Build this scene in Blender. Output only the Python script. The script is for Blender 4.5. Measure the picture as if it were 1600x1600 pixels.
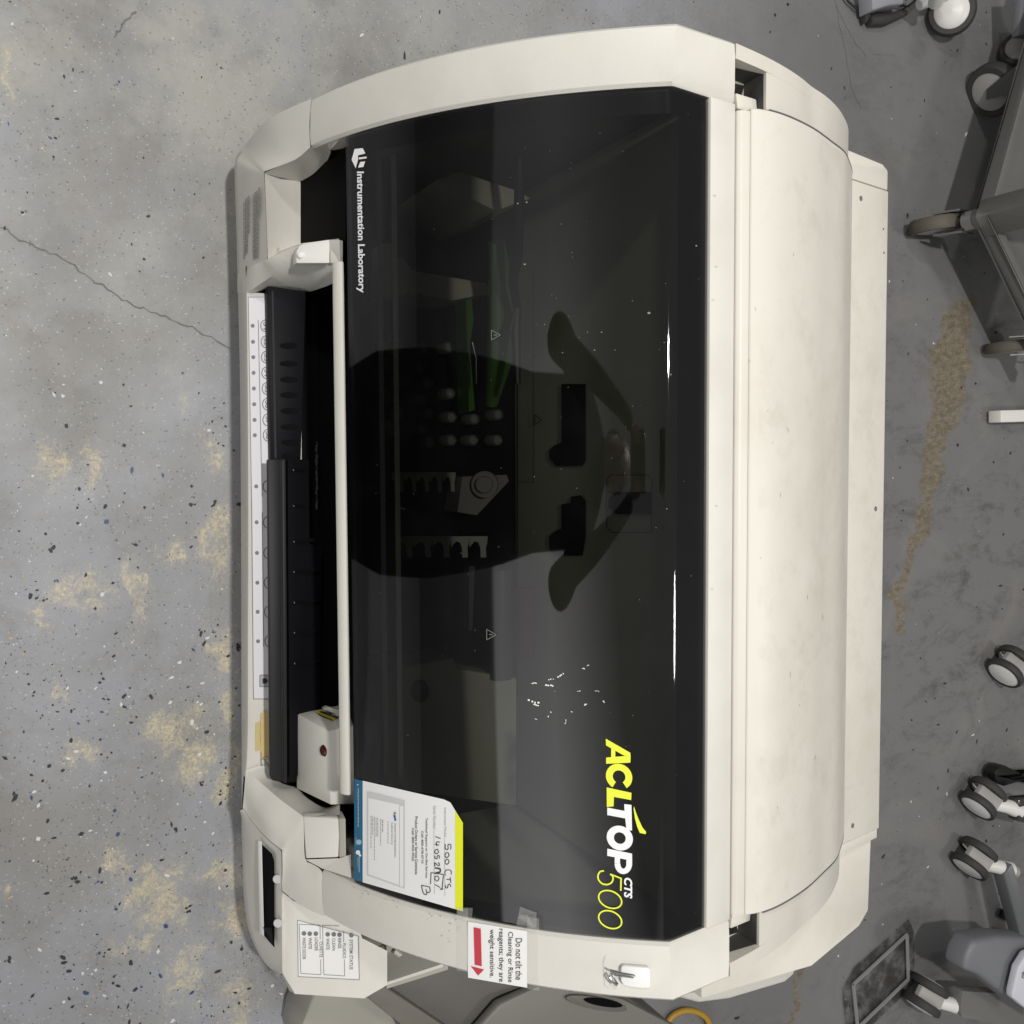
import bpy, bmesh, math, random
from mathutils import Vector, Matrix
R = math.radians
S = bpy.context.scene
for o in list(bpy.data.objects): bpy.data.objects.remove(o)
random.seed(7)

# ------------------------------------------------------------------ camera
F_PX = 1500.0                       # focal length in photo pixels (photo is 1600 x 1600, held turned by 90 degrees)
PITCH, YAW, ROLL = R(63.0), R(2.967), R(-.305)
CAM = Vector((-.0713, 0, 1.60338))
def _axes():
    rt = Vector((1, 0, 0)); up = Vector((0, math.sin(PITCH), math.cos(PITCH))); fw = Vector((0, math.cos(PITCH), -math.sin(PITCH)))
    c, s = math.cos(YAW), math.sin(YAW); fw, rt = fw*c+rt*s, rt*c-fw*s
    c, s = math.cos(ROLL), math.sin(ROLL); rt, up = rt*c+up*s, up*c-rt*s
    return rt, up, fw
RT, UP, FW = _axes()
cd = bpy.data.cameras.new('camera'); cam = bpy.data.objects.new('camera', cd); S.collection.objects.link(cam)
cd.sensor_width = 36; cd.lens = 36*F_PX/1600; cd.clip_start = .02; cd.clip_end = 200
m = Matrix((UP, -RT, -FW)).transposed().to_4x4(); m.translation = CAM; cam.matrix_world = m
S.camera = cam
S.view_settings.view_transform = 'Standard'; S.view_settings.look = 'None'
S.view_settings.exposure = 0; S.view_settings.gamma = 1; S.view_settings.use_curve_mapping = False

# ------------------------------------------------------------------ world: the dim hall round the machine
W = bpy.data.worlds.new('World'); S.world = W; W.use_nodes = True
nt = W.node_tree; bg = nt.nodes['Background']
tc = nt.nodes.new('ShaderNodeTexCoord'); sx = nt.nodes.new('ShaderNodeSeparateXYZ'); rp = nt.nodes.new('ShaderNodeValToRGB')
nt.links.new(tc.outputs['Generated'], sx.inputs[0]); nt.links.new(sx.outputs['Z'], rp.inputs[0])
def w_ramp(r, pts):
    e = r.color_ramp.elements; e[0].position, e[0].color = pts[0][0], (pts[0][1],)*3+(1,); e[1].position, e[1].color = pts[-1][0], (pts[-1][1],)*3+(1,)
    for p, c in pts[1:-1]: x = e.new(p); x.color = (c, c*.99, c*.97, 1)
w_ramp(rp, ((.0, .06), (.3, .13), (.6, .20), (1., .22)))
r2 = nt.nodes.new('ShaderNodeValToRGB'); nt.links.new(sx.outputs['Z'], r2.inputs[0])
w_ramp(r2, ((.0, .02), (.315, .03), (.33, .66), (.55, .78), (.75, .0)))       # the lit wall and roof behind the photographer
def w_math(op, a, b_):
    x = nt.nodes.new('ShaderNodeMath'); x.operation = op
    for i_, v in enumerate((a, b_)):
        if isinstance(v, (int, float)): x.inputs[i_].default_value = v
        else: nt.links.new(v, x.inputs[i_])
    return x.outputs[0]
fy = w_math('MINIMUM', w_math('MAXIMUM', w_math('MULTIPLY', sx.outputs['Y'], -1.6), 0.), 1.)
fx = w_math('MAXIMUM', w_math('ADD', w_math('MULTIPLY', sx.outputs['X'], 2.6), .95), .3)
fac = w_math('MULTIPLY', fy, fx)
vm = nt.nodes.new('ShaderNodeMix'); vm.data_type = 'RGBA'; vm.blend_type = 'MULTIPLY'; vm.inputs['Factor'].default_value = 1
cb = nt.nodes.new('ShaderNodeCombineColor')
for k_ in range(3): nt.links.new(fac, cb.inputs[k_])
nt.links.new(r2.outputs[0], vm.inputs['A']); nt.links.new(cb.outputs[0], vm.inputs['B'])
ad_ = nt.nodes.new('ShaderNodeMix'); ad_.data_type = 'RGBA'; ad_.blend_type = 'ADD'; ad_.inputs['Factor'].default_value = 1
nt.links.new(rp.outputs[0], ad_.inputs['A']); nt.links.new(vm.outputs['Result'], ad_.inputs['B'])
nt.links.new(ad_.outputs['Result'], bg.inputs[0]); bg.inputs[1].default_value = 1.0

# ------------------------------------------------------------------ lamps: ceiling luminaires of the hall
def lamp(name, loc, size, power, col=(1, .975, .94), size_y=None, target=(0, .6, .2)):
    l = bpy.data.lights.new(name, 'AREA'); l.shape = 'RECTANGLE' if size_y else 'DISK'; l.size = size
    if size_y: l.size_y = size_y
    l.energy = power; l.color = col
    o = bpy.data.objects.new(name, l); S.collection.objects.link(o); o.location = loc
    o.rotation_euler = (Vector(target)-Vector(loc)).to_track_quat('-Z', 'Y').to_euler()
    return o
lamp('ceiling_lamp', (-.55, .12, 3.9), .18, 92, target=(-.3, .2, 0))
lamp('ceiling_lamp', (.85, 3.2, 4.2), .6, 30, target=(.2, .8, 0))
lamp('ceiling_lamp', (-2.6, -.9, 3.8), .35, 40, target=(-.2, .4, 0))
S.render.engine = 'CYCLES'

# ------------------------------------------------------------------ measuring helpers: a sight line of the photo cut with a plane of the place
def ray(x, y): return FW+UP*((x-800)/F_PX)+RT*((y-800)/F_PX)
def PX(x, y, X): d = ray(x, y); return CAM+d*((X-CAM.x)/d.x)
def PY(x, y, Y): d = ray(x, y); return CAM+d*((Y-CAM.y)/d.y)
def PZ(x, y, Z): d = ray(x, y); return CAM+d*((Z-CAM.z)/d.z)
def pz(*pts): return [PZ(*p) for p in pts]
def plane_hit(a, b, c):
    n = (b-a).cross(c-a).normalized()
    if n.dot(CAM-a) < 0: n = -n
    def h(x, y, off=0): d = ray(x, y); return CAM+d*(((a+n*off)-CAM).dot(n)/d.dot(n))
    return h
def bez(P, t): a, b, c = P; return ((1-t)**2*a[0]+2*t*(1-t)*b[0]+t*t*c[0], (1-t)**2*a[1]+2*t*(1-t)*b[1]+t*t*c[1])

# ------------------------------------------------------------------ materials
def M(name, col, rough=.5, metal=0, spec=.5, bump=None, mott=None, coat=0):
    m = bpy.data.materials.new(name); m.use_nodes = True; t = m.node_tree; b = t.nodes['Principled BSDF']
    b.inputs['Base Color'].default_value = (*col, 1); b.inputs['Roughness'].default_value = rough
    b.inputs['Metallic'].default_value = metal; b.inputs['Specular IOR Level'].default_value = spec
    b.inputs['Coat Weight'].default_value = coat
    tc = t.nodes.new('ShaderNodeTexCoord')
    if mott:      # (scale, amount, second colour) : worn or grubby patches
        n = t.nodes.new('ShaderNodeTexNoise'); n.inputs['Scale'].default_value = mott[0]; n.inputs['Detail'].default_value = 8; n.inputs['Roughness'].default_value = .65
        r = t.nodes.new('ShaderNodeValToRGB'); r.color_ramp.elements[0].position = .45; r.color_ramp.elements[1].position = .75
        r.color_ramp.elements[0].color = (0, 0, 0, 1); r.color_ramp.elements[1].color = (mott[1],)*3+(1,)
        x = t.nodes.new('ShaderNodeMix'); x.data_type = 'RGBA'
        x.inputs['A'].default_value = (*col, 1); x.inputs['B'].default_value = (*mott[2], 1)
        t.links.new(tc.outputs['Object'], n.inputs['Vector']); t.links.new(n.outputs['Fac'], r.inputs[0])
        t.links.new(r.outputs[0], x.inputs['Factor']); t.links.new(x.outputs['Result'], b.inputs['Base Color'])
    if bump:
        n = t.nodes.new('ShaderNodeTexNoise'); n.inputs['Scale'].default_value = bump[0]; n.inputs['Detail'].default_value = 3
        p = t.nodes.new('ShaderNodeBump'); p.inputs['Strength'].default_value = bump[1]; p.inputs['Distance'].default_value = .001
        t.links.new(tc.outputs['Object'], n.inputs['Vector']); t.links.new(n.outputs['Fac'], p.inputs['Height']); t.links.new(p.outputs[0], b.inputs['Normal'])
    return m
BODY = M('warm_white_plastic', (.665, .65, .595), .42, bump=(900, .25), mott=(7, .6, (.56, .535, .47)))
SHELL = M('cream_plastic', (.67, .645, .58), .40, bump=(900, .2), mott=(5, .7, (.57, .53, .455)))
METAL = M('painted_panel', (.72, .695, .62), .45, bump=(500, .15), mott=(9, .6, (.62, .585, .50)))
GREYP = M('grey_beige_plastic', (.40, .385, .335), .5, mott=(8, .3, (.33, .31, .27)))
BLACK = M('black_plastic', (.006, .006, .008), .5, spec=.1, bump=(600, .2))
BLACKM = M('matt_black', (.003, .003, .0035), .7, spec=.08)
RAIL = M('charcoal_rail', (.018, .018, .02), .5, spec=.2)
SEAL = M('black_seal', (.006, .006, .007), .25)
INNER = M('inner_beige', (.42, .41, .33), .5, mott=(6, .4, (.30, .29, .23)))
GREEN = M('green_tube', (.06, .15, .02), .2)
WHITE = M('white_print', (.85, .85, .87), .5)
PAPER = M('white_paper', (.84, .84, .83), .55, mott=(14, .3, (.76, .76, .76)))
GREYPAPER = M('pocket_grey', (.62, .62, .62), .3)
YEL = M('yellow_print', (.80, .87, .05), .45)
YEL2 = M('marker_yellow', (.78, .83, .02), .45)
BLUE = M('blue_print', (.02, .13, .24), .4)
RED = M('red_print', (.55, .05, .07), .5)
INK = M('black_ink', (.03, .03, .03), .5)
GINK = M('grey_ink', (.16, .16, .17), .5)
LINK = M('light_grey_ink', (.36, .36, .37), .5)
LABELG = M('label_grey', (.66, .65, .68), .45)
STAINY = M('stained_tape', (.55, .45, .20), .4, mott=(60, .7, (.62, .28, .20)))
LED = M('dark_red_lens', (.05, .006, .008), .08)
CHROME = M('steel', (.55, .55, .55), .25, metal=1)
GMETAL = M('grey_painted_steel', (.13, .13, .125), .5, mott=(6, .5, (.09, .085, .08)))
RUBBER = M('dark_rubber', (.035, .034, .033), .7, mott=(30, .4, (.07, .065, .06)))
TANRUB = M('tan_rubber', (.10, .088, .07), .7)
CWHITE = M('caster_white', (.72, .71, .68), .4)
CGREY = M('caster_grey', (.33, .32, .31), .5)
BASEG = M('blue_grey_plastic', (.17, .175, .19), .5)
LAV = M('pale_lavender_plastic', (.60, .60, .66), .4)
NEIGH = M('putty_plastic', (.33, .32, .28), .5, mott=(5, .4, (.26, .25, .22)))
NEIGH2 = M('putty_plastic_grey', (.115, .11, .10), .55, mott=(5, .5, (.085, .08, .075)))
HOSE = M('yellow_hose', (.45, .26, .03), .5)
CABLE = M('black_cable', (.012, .012, .012), .5)
DUST = M('dust_specks', (.22, .22, .21), .8)

def glass_mat():
    m = bpy.data.materials.new('smoked_acrylic'); m.use_nodes = True; t = m.node_tree
    for n in list(t.nodes):
        if n.type != 'OUTPUT_MATERIAL': t.nodes.remove(n)
    out = [n for n in t.nodes if n.type == 'OUTPUT_MATERIAL'][0]
    tr = t.nodes.new('ShaderNodeBsdfTransparent'); tr.inputs[0].default_value = (.40, .41, .39, 1)
    gl = t.nodes.new('ShaderNodeBsdfGlossy'); gl.inputs['Roughness'].default_value = .03; gl.inputs[0].default_value = (.95, .95, 1, 1)
    fr = t.nodes.new('ShaderNodeFresnel'); fr.inputs[0].default_value = 1.62
    df = t.nodes.new('ShaderNodeBsdfDiffuse'); df.inputs[0].default_value = (.30, .30, .31, 1)
    tc = t.nodes.new('ShaderNodeTexCoord'); mp = t.nodes.new('ShaderNodeMapping'); mp.inputs['Scale'].default_value = (5, 5, 5)
    n = t.nodes.new('ShaderNodeTexNoise'); n.inputs['Scale'].default_value = 3; n.inputs['Detail'].default_value = 6
    r = t.nodes.new('ShaderNodeMapRange'); r.inputs[1].default_value = .45; r.inputs[2].default_value = .85; r.inputs[3].default_value = .004; r.inputs[4].default_value = .012
    t.links.new(tc.outputs['Object'], mp.inputs[0]); t.links.new(mp.outputs[0], n.inputs['Vector']); t.links.new(n.outputs['Fac'], r.inputs[0])
    m0 = t.nodes.new('ShaderNodeMixShader'); m1 = t.nodes.new('ShaderNodeMixShader')
    t.links.new(r.outputs[0], m0.inputs[0]); t.links.new(tr.outputs[0], m0.inputs[1]); t.links.new(df.outputs[0], m0.inputs[2])
    t.links.new(fr.outputs[0], m1.inputs[0]); t.links.new(m0.outputs[0], m1.inputs[1]); t.links.new(gl.outputs[0], m1.inputs[2])
    t.links.new(m1.outputs[0], out.inputs[0]); return m
GLASS = glass_mat()
def tape_mat():
    m = bpy.data.materials.new('clear_tape'); m.use_nodes = True; t = m.node_tree; b = t.nodes['Principled BSDF']
    b.inputs['Base Color'].default_value = (.75, .74, .70, 1); b.inputs['Roughness'].default_value = .12; b.inputs['Alpha'].default_value = .16
    return m
TAPE = tape_mat()

SAND = ((315, 362, 700, 745), (318, 365, 780, 900), (262, 290, 835, 880), (200, 232, 930, 985), (185, 220, 870, 925), (85, 165, 895, 945), (40, 75, 950, 1000), (330, 368, 980, 1050), (335, 370, 1065, 1160), (345, 372, 1150, 1260),
        (225, 300, 1105, 1180), (280, 325, 1160, 1225), (110, 140, 1165, 1200), (55, 105, 710, 760), (120, 150, 705, 750), (155, 205, 1315, 1370), (195, 250, 1350, 1420), (230, 300, 1370, 1445), (280, 310, 1400, 1455), (255, 315, 1340, 1380),
        (325, 395, 1340, 1390), (350, 420, 1400, 1470), (265, 320, 1490, 1560), (350, 400, 1540, 1600), (290, 330, 1470, 1500), (185, 260, 1460, 1490), (0, 14, 1370, 1400), (290, 305, 610, 650), (100, 125, 1060, 1100), (0, 20, 70, 130))
def floor_mat():
    m = bpy.data.materials.new('concrete_floor'); m.use_nodes = True; t = m.node_tree; b = t.nodes['Principled BSDF']; L = t.links.new
    tc = t.nodes.new('ShaderNodeTexCoord')
    def noise(scale, detail=8, rough=.6, dist=0, loc=(0, 0, 0), sc=(1, 1, 1)):
        mp = t.nodes.new('ShaderNodeMapping'); mp.inputs['Location'].default_value = loc; mp.inputs['Scale'].default_value = sc
        n = t.nodes.new('ShaderNodeTexNoise'); n.inputs['Scale'].default_value = scale; n.inputs['Detail'].default_value = detail
        n.inputs['Roughness'].default_value = rough; n.inputs['Distortion'].default_value = dist
        L(tc.outputs['Object'], mp.inputs[0]); L(mp.outputs[0], n.inputs['Vector']); return n.outputs['Fac']
    def ramp(f, *st):
        r = t.nodes.new('ShaderNodeValToRGB'); e = r.color_ramp.elements
        e[0].position, e[1].position = st[0][0], st[-1][0]
        c = lambda v: (v, v, v, 1) if isinstance(v, (int, float)) else (*v, 1)
        e[0].color, e[1].color = c(st[0][1]), c(st[-1][1])
        for p, v in st[1:-1]: x = e.new(p); x.color = c(v)
        L(f, r.inputs[0]); return r.outputs[0]
    def mix(a, bcol, fac, mode='MIX'):
        x = t.nodes.new('ShaderNodeMix'); x.data_type = 'RGBA'; x.blend_type = mode
        for s, v in (('A', a), ('B', bcol)):
            if isinstance(v, tuple): x.inputs[s].default_value = (*v, 1)
            else: L(v, x.inputs[s])
        if isinstance(fac, float): x.inputs['Factor'].default_value = fac
        else: L(fac, x.inputs['Factor'])
        return x.outputs['Result']
    def mul(a, b_):
        x = t.nodes.new('ShaderNodeMath'); x.operation = 'MULTIPLY'
        for i, v in enumerate((a, b_)):
            if isinstance(v, (int, float)): x.inputs[i].default_value = v
            else: L(v, x.inputs[i])
        return x.outputs[0]
    wc_ = []
    def warped():                   # floor coordinates with ragged wobble so that worn patches have torn edges
        if not wc_:
            n = t.nodes.new('ShaderNodeTexNoise'); n.inputs['Scale'].default_value = 9; n.inputs['Detail'].default_value = 7; n.inputs['Roughness'].default_value = .7
            x = t.nodes.new('ShaderNodeMix'); x.data_type = 'RGBA'; x.blend_type = 'LINEAR_LIGHT'; x.inputs['Factor'].default_value = .085; x.clamp_result = False
            L(tc.outputs['Object'], n.inputs['Vector']); L(tc.outputs['Object'], x.inputs['A']); L(n.outputs['Color'], x.inputs['B']); wc_.append(x.outputs['Result'])
        return wc_[0]
    def gauss(cx, cy, rx, ry):      # soft patch at a place on the floor
        mp = t.nodes.new('ShaderNodeMapping'); mp.vector_type = 'POINT'
        mp.inputs['Location'].default_value = (-cx/rx, -cy/ry, 0); mp.inputs['Scale'].default_value = (1/rx, 1/ry, 0)
        g = t.nodes.new('ShaderNodeTexGradient'); g.gradient_type = 'SPHERICAL'
        L(warped(), mp.inputs[0]); L(mp.outputs[0], g.inputs[0]); return g.outputs['Fac']
    def mx(a, b_):
        x = t.nodes.new('ShaderNodeMath'); x.operation = 'MAXIMUM'; L(a, x.inputs[0]); L(b_, x.inputs[1]); return x.outputs[0]
    col = mix((.295, .303, .325), (.245, .24, .232), ramp(noise(3.2, 6, .6, .6), (.40, 0.), (.62, 1.)))
    col = mix(col, (.19, .18, .165), mul(ramp(noise(9, 10, .75), (.52, 0.), (.72, 1.)), .6))
    # paler, warmer mottled patch on the left of the place
    col = mix(col, (.37, .365, .33), mul(ramp(noise(5, 9, .7, 0, (3, 1, 0)), (.42, 0.), (.60, 1.)), gauss(-.75, .25, .75, .85)))
    # dark flat spots of the coating: small flakes
    def flakes(scale, thr, w, loc):
        mp = t.nodes.new('ShaderNodeMapping'); mp.inputs['Location'].default_value = loc
        v = t.nodes.new('ShaderNodeTexVoronoi'); v.inputs['Scale'].default_value = scale; v.inputs['Randomness'].default_value = 1
        nd = t.nodes.new('ShaderNodeTexNoise'); nd.inputs['Scale'].default_value = scale*2.2; nd.inputs['Detail'].default_value = 2
        ad = t.nodes.new('ShaderNodeMix'); ad.data_type = 'RGBA'; ad.blend_type = 'LINEAR_LIGHT'; ad.inputs['Factor'].default_value = .45/scale
        L(tc.outputs['Object'], mp.inputs[0]); L(mp.outputs[0], nd.inputs['Vector']); L(mp.outputs[0], ad.inputs['A']); L(nd.outputs['Color'], ad.inputs['B'])
        L(ad.outputs['Result'], v.inputs['Vector'])
        d = ramp(v.outputs['Distance'], (w*.8, 1.), (w, 0.))
        s = t.nodes.new('ShaderNodeSeparateColor'); L(v.outputs['Color'], s.inputs[0])
        return mul(d, ramp(s.outputs[0], (thr, 0.), (thr+.01, 1.))), s.outputs[1]
    f2, _ = flakes(170, .80, .26, (1, 2, 0)); col = mix(col, (.10, .10, .10), mul(f2, .7))
    f4, _ = flakes(230, .86, .30, (5, 2, 0)); col = mix(col, (.48, .48, .46), mul(f4, .75))
    # sand-coloured worn areas in front of the machine
    patch = None
    for x0, x1, y0, y1 in SAND:
        a_, c_ = PZ(x0, (y0+y1)/2, 0), PZ(x1, (y0+y1)/2, 0); e_, f_ = PZ((x0+x1)/2, y0, 0), PZ((x0+x1)/2, y1, 0)
        g = gauss((a_.x+c_.x)/2, (a_.y+c_.y)/2, abs(f_.x-e_.x)*1.15, abs(c_.y-a_.y)*1.15); patch = g if patch is None else mx(patch, g)
    sand = t.nodes.new('ShaderNodeMath'); sand.operation = 'ADD'
    L(ramp(patch, (0., 0.), (.75, .30)), sand.inputs[0]); L(noise(21, 15, .86, .6, (2, 5, 0)), sand.inputs[1])
    grain = ramp(noise(150, 10, .9), (.44, .0), (.55, 1.))
    halo = mul(ramp(sand.outputs[0], (.56, 0.), (.70, 1.)), ramp(noise(190, 8, .9, 0, (4, 4, 0)), (.50, .0), (.60, 1.)))
    col = mix(col, (.42, .39, .31), mul(halo, .7))
    sm = mul(ramp(sand.outputs[0], (.72, 0.), (.84, 1.)), grain)
    col = mix(col, (.62, .53, .33), mul(sm, .92))
    col = mix(col, (.17, .16, .14), mul(ramp(noise(26, 14, .88, .2, (8, 2, 0)), (.55, 0.), (.66, 1.)), .6))
    col = mix(col, (.42, .42, .41), mul(ramp(noise(34, 14, .9, .2, (1, 7, 0)), (.56, 0.), (.68, 1.)), .5))
    # rear floor: light fall-off painted as darker colour, then grime and brown trowel scar
    back = gauss(.3, 2.15, 2.2, 1.35)
    col = mix(col, (.17, .17, .172), ramp(back, (0, 0.), (.28, 1.)))
    col = mix(col, (.10, .095, .09), mul(mul(ramp(noise(11, 14, .85, .3, (0, 3, 0), (1, .5, 1)), (.50, 0.), (.62, 1.)), back), 1.1))
    col = mix(col, (.21, .20, .19), mul(mul(ramp(noise(4, 8, .6, 1., (4, 3, 0)), (.5, 0.), (.65, 1.)), back), .9))
    scar = None
    for x, y, rx, ry in ((1510, 480, 16, 30), (1496, 520, 26, 40), (1487, 565, 34, 45), (1480, 610, 33, 45), (1474, 655, 27, 40), (1463, 700, 17, 40), (1454, 740, 13, 35), (1447, 780, 13, 35), (1439, 820, 12, 35), (1430, 860, 11, 35), (1420, 900, 10, 35), (1411, 940, 10, 35), (1404, 975, 9, 22), (1258, 1505, 8, 30), (1246, 1550, 7, 35), (1234, 1595, 7, 30)):
        a_, c_ = PZ(x-rx, y, 0), PZ(x+rx, y, 0); e_, f_ = PZ(x, y-ry, 0), PZ(x, y+ry, 0)
        g = gauss((a_.x+c_.x)/2, (a_.y+c_.y)/2, abs(f_.x-e_.x)*.62, abs(c_.y-a_.y)*.62); scar = g if scar is None else mx(scar, g)
    sa = t.nodes.new('ShaderNodeMath'); sa.operation = 'ADD'; L(mul(scar, .75), sa.inputs[0]); L(noise(30, 10, .8, .3, (3, 3, 1)), sa.inputs[1])
    sf = ramp(sa.outputs[0], (.64, 0.), (.80, .85))
    sc_ = mix((.115, .095, .065), (.25, .21, .14), ramp(noise(85, 10, .85, .4, (0, 0, 3), (1, .5, 1)), (.42, 0.), (.60, 1.)))
    col = mix(col, sc_, sf)
    L(col, b.inputs['Base Color'])
    L(ramp(noise(6, 6, .6), (.3, .38), (.7, .62)), b.inputs['Roughness']); b.inputs['Specular IOR Level'].default_value = .4
    p = t.nodes.new('ShaderNodeBump'); p.inputs['Strength'].default_value = .25; p.inputs['Distance'].default_value = .002
    L(noise(45, 8, .7), p.inputs['Height']); L(p.outputs[0], b.inputs['Normal'])
    return m
FLOOR = floor_mat()

# ------------------------------------------------------------------ mesh helpers
class MB:
    def __init__(s): s.v = []; s.f = []; s.mi = []; s.m = 0
    def poly(s, pts, m=None):
        i = len(s.v); s.v += [tuple(p) for p in pts]; s.f.append(tuple(range(i, i+len(pts)))); s.mi.append(s.m if m is None else m); return s
    def slab(s, pts, d):                    # polygon with thickness: d = offset vector of the far side
        d = Vector(d); a = [Vector(p) for p in pts]; b = [p+d for p in a]; s.poly(a); s.poly(b[::-1])
        for i in range(len(a)): j = (i+1) % len(a); s.poly([a[j], a[i], b[i], b[j]])
        return s
    def box(s, x0, x1, y0, y1, z0, z1):
        return s.slab([(x0, y0, z0), (x1, y0, z0), (x1, y1, z0), (x0, y1, z0)], (0, 0, z1-z0))
    def ext(s, prof, x0, x1): return s.slab([(x0, y, z) for y, z in prof], (x1-x0, 0, 0))
    def grid(s, rows):
        i = len(s.v); n = len(rows[0])
        for r in rows: s.v += [tuple(p) for p in r]
        for a in range(len(rows)-1):
            for b in range(n-1):
                s.f.append((i+a*n+b, i+a*n+b+1, i+(a+1)*n+b+1, i+(a+1)*n+b)); s.mi.append(s.m)
        return s
    def tube(s, pts, r, n=10, cap=True):
        pts = [Vector(p) for p in pts]; rr = r if isinstance(r, (list, tuple)) else [r]*len(pts); rings = []
        for k, p in enumerate(pts):
            d = (pts[min(k+1, len(pts)-1)]-pts[max(k-1, 0)]).normalized()
            u = d.cross(Vector((0, 0, 1)) if abs(d.z) < .9 else Vector((1, 0, 0))).normalized(); w = d.cross(u)
            rings.append([p+(u*math.cos(2*math.pi*j/n)+w*math.sin(2*math.pi*j/n))*rr[k] for j in range(n+1)])
        s.grid(rings)
        if cap: s.poly(rings[0][:-1]); s.poly(rings[-1][:-1][::-1])
        return s
    def disc(s, c, ax, prof, n=28):         # lathe: prof = (radius, distance along axis)
        c = Vector(c); ax = Vector(ax).normalized(); u = ax.cross(Vector((0, 0, 1)) if abs(ax.z) < .9 else Vector((1, 0, 0))).normalized(); w = ax.cross(u)
        s.grid([[c+ax*h+(u*math.cos(2*math.pi*j/n)+w*math.sin(2*math.pi*j/n))*r for j in range(n+1)] for r, h in prof]); return s
    def build(s, name, mats, parent=None, bevel=0, smooth=40, seg=2):
        me = bpy.data.meshes.new(name); me.from_pydata(s.v, [], s.f)
        mats = mats if isinstance(mats, (list, tuple)) else [mats]
        for m_ in mats: me.materials.append(m_)
        for p, k in zip(me.polygons, s.mi): p.material_index = k
        bm = bmesh.new(); bm.from_mesh(me); bmesh.ops.remove_doubles(bm, verts=bm.verts, dist=1e-5)
        bmesh.ops.recalc_face_normals(bm, faces=bm.faces)
        if bevel:
            es = [e for e in bm.edges if len(e.link_faces) == 2 and e.calc_face_angle(0) > R(25)]
            try: bmesh.ops.bevel(bm, geom=es, offset=bevel, segments=seg, affect='EDGES', profile=.5, clamp_overlap=True)
            except Exception: pass
        if smooth:
            for f in bm.faces: f.smooth = True
            for e in bm.edges:
                if len(e.link_faces) == 2 and e.calc_face_angle(0) > R(smooth): e.smooth = False
        bm.to_mesh(me); bm.free()
        o = bpy.data.objects.new(name, me); S.collection.objects.link(o)
        if parent: o.parent = parent; o.matrix_parent_inverse = base_inv(parent)
        return o
def base_inv(p):
    mt = Matrix.Identity(4)
    while p: mt = p.matrix_basis.inverted() @ mt if False else mt @ Matrix.Translation(-p.location); p = p.parent
    return mt
def thing(name, loc, label, cat, group=None):
    o = bpy.data.objects.new(name, None); S.collection.objects.link(o); o.location = loc; o.empty_display_size = .1
    o['label'] = label; o['category'] = cat
    if group: o['group'] = group
    return o
def cat_rom(pts, n):                        # smooth curve through points, n samples, even by chord
    pts = [Vector(p) for p in pts]
    if len(pts) == 2: return [pts[0].lerp(pts[1], i/(n-1)) for i in range(n)]
    P = [pts[0]*2-pts[1]]+pts+[pts[-1]*2-pts[-2]]; dense = []
    for i in range(1, len(P)-2):
        a, b, c, d = P[i-1:i+3]
        for k in range(16):
            t = k/16; dense.append(.5*((2*b)+(c-a)*t+(2*a-5*b+4*c-d)*t*t+(3*b-a-3*c+d)*t**3))
    dense.append(pts[-1]); L = [0]
    for i in range(1, len(dense)): L.append(L[-1]+(dense[i]-dense[i-1]).length)
    out = []; j = 0
    for i in range(n):
        s = L[-1]*i/(n-1)
        while j < len(L)-2 and L[j+1] < s: j += 1
        out.append(dense[j].lerp(dense[j+1], (s-L[j])/max(L[j+1]-L[j], 1e-9)))
    return out
def loft(mb, curves, n=20, m_=8, lin=False):
    cs = [cat_rom(c, n) for c in curves]
    if len(cs) == 2 or lin: mb.grid(cs)
    else: mb.grid(list(map(list, zip(*[cat_rom([c[i] for c in cs], m_) for i in range(n)]))))
    return mb
# writing: built-in font turned into a mesh, laid into a quad given by three corners on a surface
def text_mesh(s, shear=0, offset=0, size=1, align='LEFT', spacing=1, ls=1):
    c = bpy.data.curves.new('t', 'FONT'); c.body = s; c.shear = shear; c.offset = offset; c.size = size; c.align_x = align
    c.space_character = spacing; c.space_line = ls; c.resolution_u = 3
    o = bpy.data.objects.new('t', c); S.collection.objects.link(o); bpy.context.view_layer.update()
    me = bpy.data.meshes.new_from_object(o.evaluated_get(bpy.context.evaluated_depsgraph_get()))
    v = [(p.co.x, p.co.y) for p in me.vertices]; f = [tuple(p.vertices) for p in me.polygons]
    bpy.data.objects.remove(o); bpy.data.curves.remove(c); bpy.data.meshes.remove(me); return v, f
def lay(mb, vf, quad, hit, off=.0008, bbox=None, m=0):
    """quad = photo pixels of (left-bottom, right-bottom, right-top, left-top) of the writing; hit puts a pixel on the surface"""
    v, f = vf
    if not v: return
    if bbox is None: bbox = (min(p[0] for p in v), min(p[1] for p in v), max(p[0] for p in v), max(p[1] for p in v))
    x0, y0, x1, y1 = bbox; a, b, c, d = quad; i = len(mb.v)
    for x, y in v:
        s = (x-x0)/(x1-x0 or 1); t = (y-y0)/(y1-y0 or 1)
        px = (1-s)*(1-t)*a[0]+s*(1-t)*b[0]+s*t*c[0]+(1-s)*t*d[0]; py = (1-s)*(1-t)*a[1]+s*(1-t)*b[1]+s*t*c[1]+(1-s)*t*d[1]
        mb.v.append(tuple(hit(px, py, off)))
    for p in f: mb.f.append(tuple(q+i for q in p)); mb.mi.append(m)
def write(mb, s, x0, x1, y0, y1, hit, off=.0008, m=0, **k):
    """writing that reads down the photo: y0..y1 along the line, x0 = foot, x1 = top; x0/x1 may be pairs for a slanted line"""
    xa, xb = x0 if isinstance(x0, tuple) else (x0, x0); ta, tb = x1 if isinstance(x1, tuple) else (x1, x1)
    lay(mb, text_mesh(s, **k), ((xa, y0), (xb, y1), (tb, y1), (ta, y0)), hit, off, m=m)
def patch(mb, pix, hit, off=.0006, m=0): mb.poly([hit(x, y, off) for x, y in pix], m)
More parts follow.
